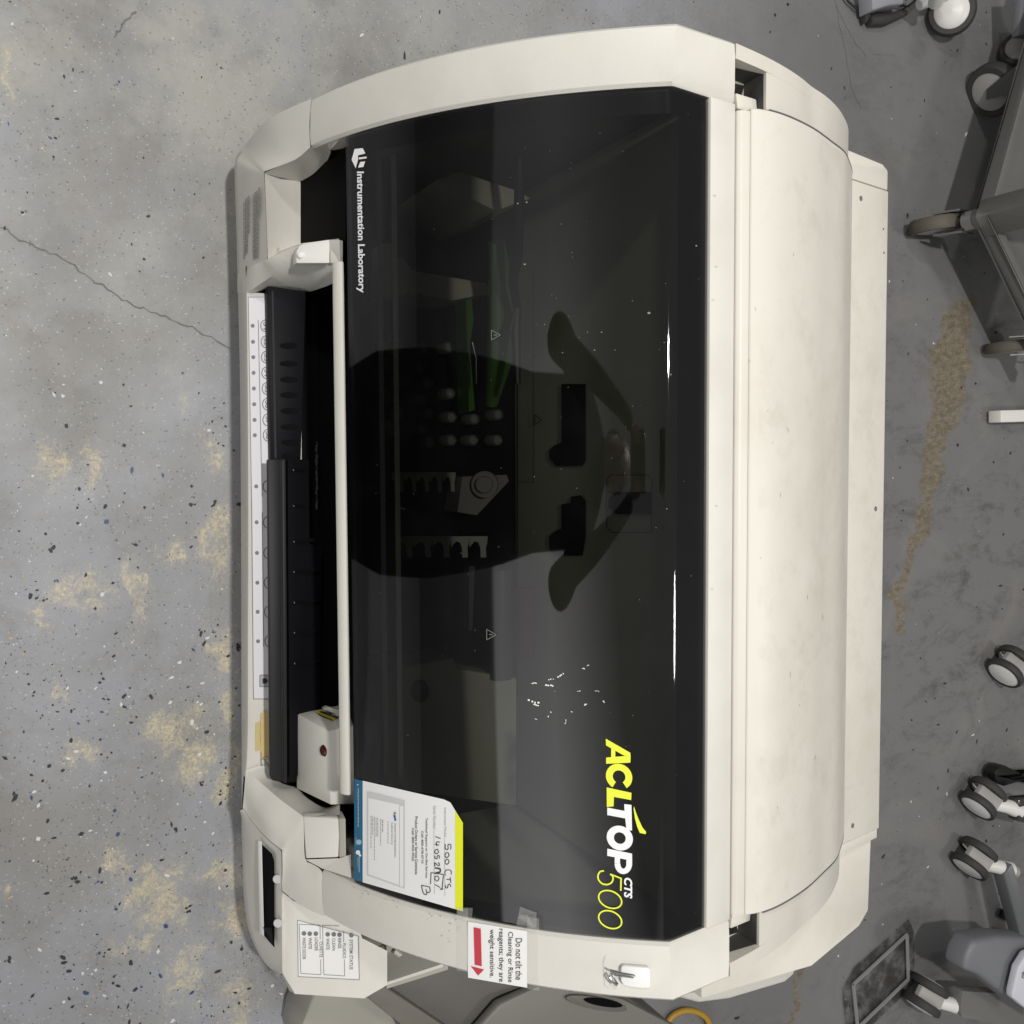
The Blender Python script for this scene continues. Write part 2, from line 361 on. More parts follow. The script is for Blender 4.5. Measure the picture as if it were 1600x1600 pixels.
def line(mb, a, b, w, hit, off=.0008, m=0):
    dx, dy = b[0]-a[0], b[1]-a[1]; l = math.hypot(dx, dy); nx, ny = -dy/l*w/2, dx/l*w/2
    patch(mb, [(a[0]+nx, a[1]+ny), (b[0]+nx, b[1]+ny), (b[0]-nx, b[1]-ny), (a[0]-nx, a[1]-ny)], hit, off, m)
def rect_lines(mb, q, w, hit, off=.0008, m=0):
    for i in range(len(q)): line(mb, q[i], q[(i+1) % len(q)], w, hit, off, m)
def spot(mb, c, r, hit, off=.0008, m=0, n=16, ry=None):
    ry = ry or r; patch(mb, [(c[0]+r*math.cos(2*math.pi*k/n), c[1]+ry*math.sin(2*math.pi*k/n)) for k in range(n)], hit, off, m)
def ring(mb, c, r, w, hit, off=.0008, m=0, n=24, a0=0, a1=360, ry=None):
    ry = ry or r; a0, a1 = R(a0), R(a1)
    for k in range(n):
        p, q = a0+(a1-a0)*k/n, a0+(a1-a0)*(k+1)/n
        patch(mb, [(c[0]+(r+s_)*math.cos(t_), c[1]+(ry+s_)*math.sin(t_)) for t_, s_ in ((p, -w/2), (q, -w/2), (q, w/2), (p, w/2))], hit, off, m)

# ================================================================== THE SETTING
b = MB(); b.poly([(-14, -10, 0), (14, -10, 0), (14, 18, 0), (-14, 18, 0)])
fl = b.build('floor', FLOOR, smooth=0); fl['kind'] = 'structure'

# loose chips trodden into the floor (nobody could count them)
b = MB()
def chip(x, y, r, m_, elong=1.):
    a0 = random.random()*6.28; n = random.choice((4, 5, 6, 7)); ca, sa = math.cos(a0), math.sin(a0); pts = []
    for k in range(n):
        t = 2*math.pi*k/n; q = r*random.uniform(.55, 1.1); u, w = q*math.cos(t)*elong, q*math.sin(t)/elong**.5
        pts.append((x+u*ca-w*sa, y+u*sa+w*ca, 0))
    z = random.uniform(.0006, .0016)
    b.poly([(p[0], p[1], z) for p in pts], m_)
    for i in range(n): j = (i+1) % n; b.poly([pts[i], pts[j], (pts[j][0], pts[j][1], z), (pts[i][0], pts[i][1], z)], m_)
cl_ = [(random.uniform(-1.2, 1.35), random.uniform(-.2, .4), random.uniform(.01, .09)) for _ in range(95)]
for k in range(7500):
    x = random.uniform(-1.25, 1.35); y = random.uniform(-.3, .45)
    if k % 2: q_ = random.choice(cl_); x, y = random.gauss(q_[0], q_[2]), random.gauss(q_[1], q_[2])
    if y > .45 or y < -.35: continue
    dens = .38+.75*max(0, min(1, (x+.35)/.5)) if x < 1.4 else 1
    if random.random() > dens: continue
    u = random.random(); r = .0005+.0033*random.random()**6
    chip(x, y, r*(1.1 if x > -.2 else .85), 0 if u < .60 else 1 if u < .70 else 2 if u < .93 else 3, random.uniform(1, 1.7))
for k in range(700):
    x = random.uniform(-1.3, 1.6); y = random.uniform(.45, 2.4); r = .001+.004*random.random()**3
    chip(x, y, r, 0 if random.random() < .8 else 2, random.uniform(1, 2))
for c in ((300, 783), (333, 788), (82, 857), (296, 1421), (22, 1245), (117, 1375), (12, 1500)):
    for q in range(4):
        p = PZ(c[0]+random.uniform(-5, 5), c[1]+random.uniform(-6, 6), 0); chip(p.x, p.y, random.uniform(.0015, .004), 0, 1.3)
o = b.build('paint_chips', [M('chip_black', (.025, .025, .028), .6), M('chip_blue', (.035, .06, .16), .5), M('chip_white', (.62, .62, .60), .6), M('chip_tan', (.42, .35, .22), .7)], smooth=0)
o['kind'] = 'stuff'; o['label'] = 'black, blue and white chips of coating scattered over the floor'; o['category'] = 'paint chips'

# crack lines in the floor
b = MB()
def crack(px, w):
    pts = [PZ(x, y, .0012) for x, y in px]; out = []
    for i in range(len(pts)-1):
        for k in range(6): out.append(pts[i].lerp(pts[i+1], k/6)+Vector((random.uniform(-1, 1)*.0028, random.uniform(-1, 1)*.0028, 0)))
    out.append(pts[-1])
    for i in range(len(out)-1):
        d = (out[i+1]-out[i]).normalized(); n = Vector((-d.y, d.x, 0))*w*random.uniform(.4, 1.2)
        b.poly([out[i]-n, out[i+1]-n, out[i+1]+n, out[i]+n])
crack([(0, 355), (30, 375), (70, 392), (100, 405), (150, 440), (200, 472), (250, 492), (300, 512), (360, 545)], .0011)
crack([(210, 15), (195, 35), (178, 58)], .0013)
crack([(1305, 0), (1318, 60), (1330, 130), (1345, 170)], .0011)
crack([(1306, 10), (1330, 55), (1352, 86), (1400, 86)], .0012)
o = b.build('floor_cracks', M('crack_dark', (.19, .185, .17), .9), smooth=0); o['kind'] = 'structure'

# brown patched joint and floor hatch behind the machine
def blob(name, pix, mat, z=.003, jit=4, sub=5):
    q = []
    for i in range(len(pix)):
        a, c = pix[i], pix[(i+1) % len(pix)]
        for k in range(sub): t = k/sub; q.append((a[0]+(c[0]-a[0])*t+random.uniform(-jit, jit)*.5, a[1]+(c[1]-a[1])*t+random.uniform(-jit, jit)*.5))
    mb = MB(); mb.poly([PZ(x, y, z) for x, y in q]); return mb.build(name, mat, smooth=0)
h = thing('floor_hatch', PZ(1375, 1560, 0), 'square metal hatch frame set in the stained floor behind the machine', 'floor hatch')
GRIME = M('black_grime', (.035, .03, .027), .9)
t_ = GRIME.node_tree; n1 = t_.nodes.new('ShaderNodeTexNoise'); n1.inputs['Scale'].default_value = 16; n1.inputs['Detail'].default_value = 12; n1.inputs['Roughness'].default_value = .75
r1_ = t_.nodes.new('ShaderNodeValToRGB'); r1_.color_ramp.elements[0].position = .40; r1_.color_ramp.elements[1].position = .60; r1_.color_ramp.elements[1].color = (.85, .85, .85, 1)
tc1 = t_.nodes.new('ShaderNodeTexCoord'); t_.links.new(tc1.outputs['Object'], n1.inputs['Vector']); t_.links.new(n1.outputs['Fac'], r1_.inputs[0]); t_.links.new(r1_.outputs[0], t_.nodes['Principled BSDF'].inputs['Alpha'])
hp = [(1333, 1538), (1417, 1460), (1419, 1530), (1340, 1606)]
b = MB(); b.poly([PZ(x, y, .004) for x, y in ((1316, 1545), (1335, 1512), (1405, 1450), (1420, 1436), (1428, 1455), (1430, 1528), (1420, 1548), (1350, 1615), (1322, 1612))]); b.build('grime', GRIME, h, smooth=0)
b = MB()
for i in range(4):
    a, c = PZ(*hp[i], .01), PZ(*hp[(i+1) % 4], .01); b.tube([a, c], .0045, 6)
b.build('frame', M('worn_steel', (.22, .22, .22), .5), h)

# ================================================================== THE ANALYSER
A = thing('laboratory_analyzer', (0, .65, 0), 'large cream and black bench analyser with smoked lid standing on the floor, filling the picture', 'lab analyser')
OB = ((.352, .340), (.4265, .587), (.649, .730)); IB = ((.354, .3245), (.431, .567), (.657, .7127))
N = 28
Oc = [bez(OB, i/N) for i in range(N+1)]; Ic = [bez(IB, i/N) for i in range(N+1)]
OBK, IBK = (.738, .7205), (.757, .6975)
def tangent(C, i): a = C[max(i-1, 0)]; c = C[min(i+1, len(C)-1)]; d = (c[0]-a[0], c[1]-a[1]); l = math.hypot(*d); return d[0]/l, d[1]/l
for s in (-1, 1):
    b = MB(); rows = []
    O2 = Oc+[(OBK[0], OBK[1])]; I2 = Ic+[IBK]
    for i in range(len(O2)):
        ty, tz = tangent(O2, i); n = (tz, -ty)       # inward (into machine): pointing +Y / -Z
        if i == len(O2)-1: n = (.12, -.99)
        if i == len(O2)-2: n = (.62, -.79)
        oy, oz = O2[i]; iy, iz = I2[i]; r = []
        r.append((s*.545, oy+n[0]*.085, oz+n[1]*.085)); r.append((s*.549, oy+n[0]*.02, oz+n[1]*.02)); r.append((s*.5495, oy+n[0]*.004, oz+n[1]*.004)); r.append((s*.546, oy, oz))
        for k in (.25, .5, .75): r.append((s*(.546+(.494-.546)*k), oy+(iy-oy)*k-n[0]*.0015, oz+(iz-oz)*k-n[1]*.0015))
        r.append((s*.494, iy, iz)); r.append((s*.4905, iy+n[0]*.004, iz+n[1]*.004)); r.append((s*.4905, iy+n[0]*.022, iz+n[1]*.022)); r.append((s*.50, iy+n[0]*.05, iz+n[1]*.05)); r.append((s*.545, oy+n[0]*.085, oz+n[1]*.085))
        rows.append(r)
    b.grid(rows); b.poly(rows[0][:-1]); b.poly(rows[-1][:-1])
    b.build('cover_arm', BODY, A, smooth=20)

# smoked window, one bent sheet: front curve, tight bend, short top
GP = [];
for i in range(N*2+1):
    t = i/(N*2); p = bez(IB, t)
    if p[0] >= .379 and t < .985: GP.append((p[0]+.003, p[1]-.003))
e1 = GP[-1]; corner = (.6575+.001, .7127-.002); e2 = (.672, .7085)
for k in range(1, 9):
    t = k/9; GP.append(((1-t)**2*e1[0]+2*t*(1-t)*corner[0]+t*t*e2[0], (1-t)**2*e1[1]+2*t*(1-t)*corner[1]+t*t*e2[1]))
GP += [e2, (.69, .7057), (.715, .7025)]
def prof_hit(prof):
    def h(x, y, off=0):
        best = None
        d = ray(x, y)
        for i in range(len(prof)-1):
            (y0, z0), (y1, z1) = prof[i], prof[i+1]
            ny, nz = -(z1-z0), (y1-y0); l = math.hypot(ny, nz); ny, nz = ny/l, nz/l
            if nz < 0: ny, nz = -ny, -nz
            t = ((y0+ny*off-CAM.y)*ny+(z0+nz*off-CAM.z)*nz)/(d.y*ny+d.z*nz); p = CAM+d*t
            u = ((p.y-y0)*(y1-y0)+(p.z-z0)*(z1-z0))/l**2
            q = 0 if 0 <= u <= 1 else min(abs(u), abs(u-1))
            if best is None or q < best[0]: best = (q, p)
            if q == 0: break
        return best[1]
    return h
GH = prof_hit(GP)
b = MB(); xs = [-.489, -.3, 0, .3, .489]
b.grid([[(x, y, z) for x in xs] for y, z in GP]); b.build('smoked_window', GLASS, A, smooth=80)
# black border printed under the sheet
def under(prof, d):
    out = []
    for i, (y, z) in enumerate(prof):
        a = prof[max(i-1, 0)]; c = prof[min(i+1, len(prof)-1)]; dy, dz = c[0]-a[0], c[1]-a[1]; l = math.hypot(dy, dz); out.append((y+dz/l*d, z-dy/l*d))
    return out
GU = under(GP, .004); b = MB()
for x0, x1 in ((-.489, -.462), (.468, .489)): b.grid([[(x0, y, z), (x1, y, z)] for y, z in GU])
b.grid([[(-.489, y, z), (.489, y, z)] for y, z in GU[:3]]); b.grid([[(-.489, y, z), (.489, y, z)] for y, z in GU[-3:]])
b.build('window_border', SEAL, A)
GU2 = under(GP, .02)
b = MB()
for k0, k1, m_ in ((4, 5, 0), (7, 8, 1)):
    b.m = m_; b.grid([[(-.46, y, z), (.465, y, z)] for y, z in GU2[k0:k1+1]])
b.build('window_stiffener', [M('dark_grey_strip', (.16, .165, .14), .5), M('olive_strip', (.40, .41, .34), .5)], A)

# bottom rail of the lid and the strips behind the window
b = MB(); b.ext([(.3705, .360), (.373, .3675), (.379, .374), (.383, .371), (.383, .352), (.373, .352)], -.335, .375); b.build('cover_rail', BODY, A, bevel=.002)
b = MB(); b.ext([(.716, .7065), (.756, .7015), (.756, .68), (.716, .685)], -.489, .489); b.build('cover_rear_strip', BODY, A, bevel=.0015)
b = MB(); b.ext([(.7575, .69), (.7585, .701), (.763, .7052), (.7735, .7064), (.7752, .7055), (.7752, .69)], -.482, .484); b.build('hinge_bar', SHELL, A, bevel=.001)

# rear hood: moulded shell with two end caps
CP = [(.742, .7186), (.79, .7075), (.838, .693), (.88, .677), (.914, .661), (.95, .647), (.99, .627), (1.03, .602), (1.075, .568), (1.11, .530), (1.13, .48), (1.135, .38)]
capc = cat_rom([(0, y, z) for y, z in CP], 40); CC = [(p.y, p.z) for p in capc]
SP = [(.7757, .7065), (.80, .7095), (.838, .7035), (.8952, .685), (.9526, .6585), (.998, .636), (1.035, .609), (1.08, .572), (1.114, .534), (1.133, .485), (1.138, .38)]
SC_ = [(p.y, p.z) for p in cat_rom([(0, y, z) for y, z in SP], 44)]
def closed(c, d=.03): return list(c)+[(y-d*.8 if y > .9 else y, z-d) for y, z in reversed(c)]
b = MB(); b.ext(closed(SC_, .02), -.486, .486); b.build('rear_shell', SHELL, A, bevel=.0012, smooth=30, seg=1)
for s in (-1, 1):
    b = MB(); x = sorted((s*.532, s*.549)); b.ext(closed(CC, .05), *x)
    c2 = [p for p in CC if p[0] > .80]; x = sorted((s*.4885, s*.5319)); b.ext([(.80, .704)]+closed(c2, .05)+[(.80, .655)], *x)
    b.build('hood_end_cap', SHELL, A, smooth=30)
    b = MB(); c3 = [p for p in SC_ if p[0] > .80]; x = sorted((s*.4862, s*.4874)); b.ext([(y+.0, z+.0002) for y, z in c3]+[(y, z-.01) for y, z in reversed(c3)], *x); b.build('hood_groove', GINK, A)
    b = MB(); xa_, xb_ = s*.4895, s*.5315
    for q_ in ([(xa_, .80-.0006, .70), (xb_, .80-.0006, .70), (xb_, .80-.0006, .64), (xa_, .80-.0006, .64)], [(xa_, .76, .64), (xb_, .76, .64), (xb_, .80, .64), (xa_, .80, .64)], [(xb_, .745, .698), (xb_, .80, .698), (xb_, .80, .64), (xb_, .745, .64)]): b.poly(q_)
    b.build('hinge_recess', M('recess_shade', (.05, .05, .048), .6), A, smooth=0)  # dark lining: shade inside the recess put into its colour
    b = MB(); b.box(*sorted((s*.50, s*.52)), .77, .79, .645, .66); b.slab([(s*.50, .765, .66), (s*.525, .765, .675), (s*.525, .772, .675), (s*.50, .772, .66)], (0, .02, 0)); b.build('hinge_block', RUBBER, A)
    b = MB(); b.slab([(s*.487, .765, .695), (s*.505, .762, .695), (s*.505, .798, .69), (s*.487, .80, .69)], (0, 0, -.03)); b.build('hinge_lug', SHELL, A, bevel=.002)

# rear electronics housing behind the hood
def rz(Y): return .54-.2126*(Y-1.04)
b = MB(); b.slab([(-.497, 1.0, rz(1.0)), (.53, 1.0, rz(1.0)), (.532, 1.236, rz(1.236)), (-.497, 1.236, rz(1.236))], (0, 0, -.012)); b.build('rear_panel', METAL, A, bevel=.002)
b = MB(); b.slab([(-.545, .95, rz(.95)-.001), (-.4985, .95, rz(.95)-.001), (-.4985, 1.236, rz(1.236)-.001), (-.53, 1.236, rz(1.236)-.001), (-.537, 1.22, rz(1.22)-.001)], (0, 0, -.4)); b.build('rear_housing', METAL, A, bevel=.003)
b = MB(); b.slab([(-.4980, 1.0, rz(1.0)-.013), (.548, 1.0, rz(1.0)-.013), (.548, 1.234, rz(1.234)-.013), (-.4980, 1.234, rz(1.234)-.013)], (0, 0, -.44)); b.build('rear_housing', METAL, A)
b = MB(); b.slab([(.533, .95, rz(.95)-.003), (.548, .95, rz(.95)-.003), (.548, 1.234, rz(1.234)-.003), (.533, 1.234, rz(1.234)-.003)], (0, 0, -.009)); b.build('edge_strip', METAL, A, bevel=.001)
for px, py in ((1345, 310), (1368, 795), (1332, 1290), (1381, 395), (1380, 358)):
    h_ = plane_hit(Vector((0, 1.04, rz(1.04))), Vector((.1, 1.04, rz(1.04))), Vector((0, 1.2, rz(1.2)))); c = h_(px, py)
    b = MB(); r = .004 if py in (310, 795, 1290) else .0018; b.disc(c, (0, .208, .978), [(.0001, .0006), (r, .0006), (r, -.002)], 14); b.build('screw', GINK, A, smooth=0)
# extension on the right: side housing that runs along the base
b = MB(); T = [(.549, 1.232), (.672, 1.226), (.690, 1.20), (.712, 1.07), (.712, .86), (.549, .86)]
b.slab([(x, y, rz(y)-.012 if y > 1.0 else .515) for x, y in T], (0, 0, -.43)); b.build('side_housing', METAL, A, bevel=.004)
p = [PZ(1092, 1568, .47), PZ(1140, 1562, .47), PZ(1228, 1536, .47), PZ(1243, 1522, .47), PZ(1243, 1490, .475), PZ(1200, 1440, .49), PZ(1060, 1480, .50), PZ(1062, 1560, .475)]
b = MB(); b.slab(p, (0, 0, -.38)); b.build('side_housing', BODY, A, bevel=.006, seg=3)
# hood's skirt over the side housing
b = MB(); sk = [(.742, .70), (.84, .675), (.92, .64), (.99, .60), (1.06, .555), (1.10, .51), (1.12, .44), (1.0, .40), (.742, .40)]
b.slab([(.5492, y, z) for y, z in sk], (.012, 0, 0)); b.build('hood_end_cap', SHELL, A, bevel=.003)

# main carcass: side walls, base and back so the housing is closed all round
for s in (-1, 1):
    b = MB(); prof = [(.36, .33)]+[(y+.02, z-.03) for y, z in Oc[2:]]+[(.735, .68), (.84, .655), (.92, .61), (.985, .56), (1.02, .45), (1.03, .06), (.325, .06), (.325, .22)]
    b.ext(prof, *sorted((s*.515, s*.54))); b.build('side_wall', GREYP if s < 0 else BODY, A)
b = MB(); b.box(-.545, .545, .325, 1.03, .03, .14); b.build('base', BLACKM, A, bevel=.004)
for x in (-.42, .42):
    for y in (.38, .96):
        b = MB(); b.disc((x, y, 0), (0, 0, 1), [(.0001, 0), (.022, 0), (.022, .006), (.008, .012), (.008, .035)], 18); b.build('foot', RUBBER, A)
b = MB(); b.box(-.515, .515, 1.0, 1.02, .14, .52); b.build('back_wall', BODY, A)

# ---- front, left cheek
Il = [PZ(412.5, 270, .25), PZ(440, 258, .272), PZ(465, 247, .298), Vector((-.491, .3535, .3245))]
segs = [([PZ(371, 430, .1), PZ(369, 350, .1), PZ(367.2, 300, .1), PZ(366.3, 266, .1)], [PZ(418, 405, .25), PZ(415.5, 335, .25), PZ(413, 276, .25)], 14),
        ([PZ(366.3, 266, .1), PZ(367.5, 251, .1), PX(372.5, 240, -.543), PX(380.6, 231, -.548)], [PZ(413, 276, .25), PZ(412.7, 272, .25), PZ(412.8, 268, .251)], 8),
        ([PX(380.6, 231, -.548), PX(398, 207, -.549), PX(418, 187.5, -.549), PX(450, 170, -.549), Vector((-.549, .352, .340))], [PZ(412.8, 268, .251)]+Il[1:], 16)]
b = MB(); OO, II = [], []
for o_, i_, n_ in segs: OO += cat_rom(o_, n_)[(1 if OO else 0):]; II += cat_rom(i_, n_)[(1 if II else 0):]
rows = [[p+Vector((.02 if p.x < -.5 else 0, .03, -.055)) for p in OO]]
cxy = Vector((-.2, .6))
for k in range(9):
    t = k/8; r = []
    for o_, i_ in zip(OO, II):
        p = o_.lerp(i_, t); q = (Vector((p.x, p.y))-cxy).normalized(); bulge = .0035*math.sin(math.pi*t); r.append(p+Vector((q.x*bulge*.3, q.y*bulge, bulge*.3)))
    rows.append(r)
b.grid(rows); cheek_edge = [r[0] for r in rows[1:]]
W0 = [PZ(413.5, 271, .2475), PZ(428, 275, .235), PZ(445, 279, .22), PZ(468, 283, .205), PZ(495, 275, .235), PZ(515, 243, .30), Vector((-.482, .372, .352))]
Il2 = Il+[Vector((-.4905, .379, .376))]
b.grid([cat_rom(Il2, 18), cat_rom(W0, 18)])
# sloping floor of the well: bright front wall edge, funnel
fr = [PZ(413.5, 271, .2475), PZ(418.5, 404, .2475)]; lo = [PZ(440, 278, .218), PZ(440, 395, .218)]; hol = [PZ(470, 282, .203), PZ(470, 388, .203)]
b.grid([cat_rom(fr, 6), cat_rom(lo, 6), cat_rom(hol, 6)])
b.build('front_cheek', BODY, A, smooth=60)
# divider between well and rack bay
b = MB()
T0 = cheek_edge+[PZ(440, 395, .262), PZ(466, 384, .285), PZ(505, 378, .325), PZ(530, 374, .352)]
T1 = [PZ(371, 456, .1), PZ(385, 457, .17), PZ(400, 448, .195), PZ(415, 438, .215), PZ(430, 428, .235), PZ(466, 413, .272), PZ(505, 411, .315), PZ(530, 411, .345)]
T2 = [PZ(372, 459, .1), PZ(388, 459, .168), PZ(405, 455, .17), PZ(418, 450, .175), PZ(440, 452, .175), PZ(478, 456, .175), PZ(505, 449, .25), PZ(524, 441, .30)]
TL = [p+Vector((-.02, .02, -.012)) for p in cheek_edge]+[PZ(440, 388, .20), PZ(468, 380, .19), PZ(500, 376, .24), PZ(528, 372, .30)]
b.grid([cat_rom(t, 30) for t in (TL, T0)]); b.grid([cat_rom(t, 30) for t in (T0, T1)]); b.grid([cat_rom(t, 30) for t in (T1, T2)])
b.build('well_divider', BODY, A, smooth=50)
# catch block on the divider
def slabZ(pix, z, th): return [PZ(x, y, z) for x, y in pix], (0, 0, -th)
b = MB(); b.slab([PZ(463, 411, .30), PZ(463.5, 392, .30), PZ(468, 384, .302), PZ(474, 380, .305), PZ(515, 374, .335), PZ(515, 411, .335)], (0, 0, -.02))
b.disc(PZ(470, 399, .305), (0, -.3, .95), [(.0001, .004), (.0045, .003), (.005, -.004)], 12)
b.build('cover_catch', M('bright_white_plastic', (.80, .79, .74), .35), A, bevel=.0015)
b = MB(); b.slab([PZ(516, 374, .334), PZ(536, 375, .350), PZ(536, 411, .350), PZ(516, 411, .334)], (0, 0, -.02)); b.build('cover_catch', BODY, A, bevel=.0015)
# fittings seen in the well
b = MB(); b.poly([PZ(468, 270, .20), PZ(468, 390, .20), PZ(540, 378, .335), PZ(540, 240, .335)]); b.poly([PZ(468, 270, .20), PZ(540, 240, .335), (-.49, .42, .20), (-.49, .38, .12)]); b.build('well_back', BLACKM, A)
for px, py in ((480, 303), (482, 312), (480, 371), (478, 343)):
    h_ = plane_hit(PZ(470, 272, .185), PZ(470, 384, .185), PZ(531, 378, .315)); c = h_(px, py)
    b = MB(); b.disc(c, (0, -.75, .66), [(.0001, .004), (.005, .004), (.006, 0)], 14); b.build('screw', BLACK, A)
# tiny printed notice on the left cheek
FH = plane_hit(PZ(412.5, 270, .25), PZ(418, 405, .25), PZ(368.5, 350, .1)); b = MB()
for k, (xx, y0, y1, c0) in enumerate(((381, 316, 405, 0), (383.5, 311, 398, 0), (386, 308, 396, 0), (388.5, 306, 365, 0), (396, 304, 405, 1), (399, 300, 404, 1), (402, 298, 403, 1), (405, 293, 335, 1))):
    y = y0
    while y < y1:
        w = random.uniform(3, 9); line(b, (xx, y), (xx, min(y+w, y1)), 1.5 if c0 == 0 else 2.4, FH, .004, c0); y += w+.9
b.build('printed_notice', [M('faint_print', (.30, .295, .27), .6), M('faint_print_b', (.34, .33, .31), .6)], A, smooth=0)

# ---- rack bay: lower front wall, printed strip, black trays
BL = [(372, 456), (375, 600), (376.5, 800), (377, 1000), (377.5, 1150), (377.5, 1262)]
BT = [(385.5, 456), (387, 600), (388, 800), (387.5, 1000), (387, 1150), (384, 1215)]
b = MB(); r0 = [PZ(x, y, .1) for x, y in BL]; r1 = [PZ(x, y, .172) for x, y in BT]
r1b = [p+Vector((0, -.001, -.010)) for p in r1]
b.grid([[p+Vector((0, .03, -.055)) for p in cat_rom(r0, 24)], cat_rom(r0, 24), cat_rom(r1b, 24), cat_rom(r1, 24), [p+Vector((0, .006, -.002)) for p in cat_rom(r1, 24)], [p+Vector((0, .08, -.003)) for p in cat_rom(r1, 24)]])
b.build('front_wall', BODY, A, smooth=50)
SHZ = .1712
def SH(x, y, off=0): return PZ(x, y, SHZ+off)
b = MB(); patch(b, [(387.5, 464), (393, 462), (430, 462), (430, 1092), (396.5, 1092), (394, 800)], SH, .0002)
b.build('printed_strip', LABELG, A, smooth=0)
b = MB(); rect_lines(b, [(388, 464), (430, 464), (430, 1092), (396, 1092), (393, 780)], .9, SH, .0008)
sy = [509, 534, 558, 582.5, 607, 631.5, 656, 680, 760, 816, 864, 910.5, 956, 1002]
for k, y in enumerate(sy):
    cx = 394.8+(y-509)*.0195 if y < 700 else 400.3+(y-760)*.012
    spot(b, (cx, y), 3.1, SH, .0008, 0)
    rx = 415+(y-509)*.023 if y < 700 else 418.5+(y-760)*.012
    ring(b, (rx, y), 7.6, 1.4, SH, .0008, 0, ry=9.2)
    if y < 700: write(b, 'S%d' % (k+1), rx-3.5, rx+3.5, y-6, y+6, SH, .0008, 0, offset=.02)
line(b, (403.5, 500), (409.5, 776), 1.1, SH); line(b, (409.7, 800), (411.6, 1010), 1.1, SH)
rect_lines(b, [(406, 1055), (430, 1055), (430, 1073), (406, 1073)], 1.2, SH, .0010)
b.build('strip_print', [GINK, INK], A, smooth=0)
b = MB(); patch(b, [(406, 1055), (430, 1055), (430, 1073), (406, 1073)], SH, .0009); b.build('arrow_sign', M('sign_grey', (.38, .38, .40), .5), A, smooth=0)
b = MB(); patch(b, [(410, 1060), (414, 1060), (414, 1058), (419, 1064), (414, 1070), (414, 1068), (410, 1068)], SH, .0012); b.build('arrow_mark', INK, A, smooth=0)
b = MB(); patch(b, [(399, 1130), (406, 1128), (407, 1172), (399, 1174)], SH, .0010); patch(b, [(407, 1114), (424, 1112), (424, 1185), (407, 1186)], SH, .0012); b.build('tape_scrap', [STAINY], A, smooth=0)
b = MB(); ring(b, (416, 1190), 8, 1, SH, .0014); line(b, (410, 1184), (422, 1197), 1, SH, .0015); line(b, (408, 1175), (408, 1200), .9, SH, .0015); b.build('ring_mark', GINK, A, smooth=0)

# tray of the first eight lanes
TZ = .192
def quadZ(x0, x1, y0, y1, z): return [PZ(x0, y0, z), PZ(x0, y1, z), PZ(x1, y1, z), PZ(x1, y0, z)]
b = MB(); b.slab([PZ(417.5, 447, TZ), PZ(423.5, 720, TZ), PZ(470, 720, TZ), PZ(478, 455, TZ)], (0, 0, -.018))
b.build('sample_tray', BLACK, A, bevel=.001)
b = MB(); b.slab([PZ(427, 455, TZ+.0005), PZ(432, 716, TZ+.0005), PZ(428.6, 716, TZ+.0005), PZ(424, 455, TZ+.0005)], (0, 0, .0012)); b.build('tray_lip', RAIL, A)
def slot_mark(px, py, w, L, z, name='rack_slot'):
    b = MB(); n = 14; rim = []
    for k in range(n+1):
        t = k/n; rim.append((px+L*t, py-w*math.sin(math.pi*min(1, t*.9+.05))**.6))
    for k in range(n, -1, -1):
        t = k/n; rim.append((px+L*t, py+w*math.sin(math.pi*min(1, t*.9+.05))**.6))
    b.slab([PZ(x, y, z) for x, y in rim], (0, 0, .0015)); return b.build(name, BLACKM, A, smooth=0)
for y in (540, 568, 593, 617, 642, 667, 691, 712): slot_mark(437+(y-540)*.018, y, 4.5, 27, TZ+.0006)
# long rail and racks of the lower lanes
RZ = .222
b = MB(); b.slab([PZ(418.5, 718, RZ), PZ(422.5, 1212, RZ), PZ(425, 1219, RZ), PZ(440, 1223, RZ), PZ(439, 1000, RZ), PZ(437.5, 718, RZ)], (0, 0, -.010)); b.build('rack_rail', RAIL, A, bevel=.0012)
b = MB(); b.slab([PZ(440.5, 718, RZ-.003), PZ(442.5, 1000, RZ-.003), PZ(443, 1223.5, RZ-.003), PZ(449, 1223.5, RZ-.003), PZ(448.5, 1000, RZ-.003), PZ(446.5, 718, RZ-.003)], (0, 0, -.04)); b.build('rack_rail', RAIL, A, bevel=.0012)
b = MB(); b.slab([PZ(449.5, 718, .215), PZ(451.5, 1000, .215), PZ(452, 1223, .215), PZ(462, 1222, .205), PZ(500, 1100, .195), PZ(503, 850, .195), PZ(484, 850, .197), PZ(483, 718, .197)], (0, 0, -.03)); b.build('reagent_tray', BLACK, A, bevel=.001)
def wedge(px, py, L, z, s):
    b = MB(); q = []
    for k in range(9):
        t = k/8; q.append((px+L*t, py-s*t**.7))
    for k in range(8, -1, -1):
        t = k/8; q.append((px+L*t, py-s*t**.7+5*math.sin(math.pi*min(1, .12+t*.75))))
    b.slab([PZ(x, y, z+.013*(1-(x-457)/48)) for x, y in q], (0, 0, .002)); b.build('rack_slot', BLACKM, A, smooth=0)
    b = MB(); b.tube([PZ(px+1, py+.5, z+.016), PZ(px+2, py+2.5, z+.0155)], .0008, 6); b.build('slot_pin', GINK, A)
for y, L in ((733, 26), (789, 26), (845, 46), (892, 46), (940, 46), (987, 46), (1035, 46)): wedge(457+(y-733)*.006, y, L, .2005, 5)
b = MB(); b.tube([PZ(495+random.uniform(-1, 1), 690+k*3.2, .20) for k in range(34)], [random.uniform(.0003, .0022) for k in range(34)], 5); b.build('chewed_edge', M('chipped_edge', (.05, .05, .05), .3), A)
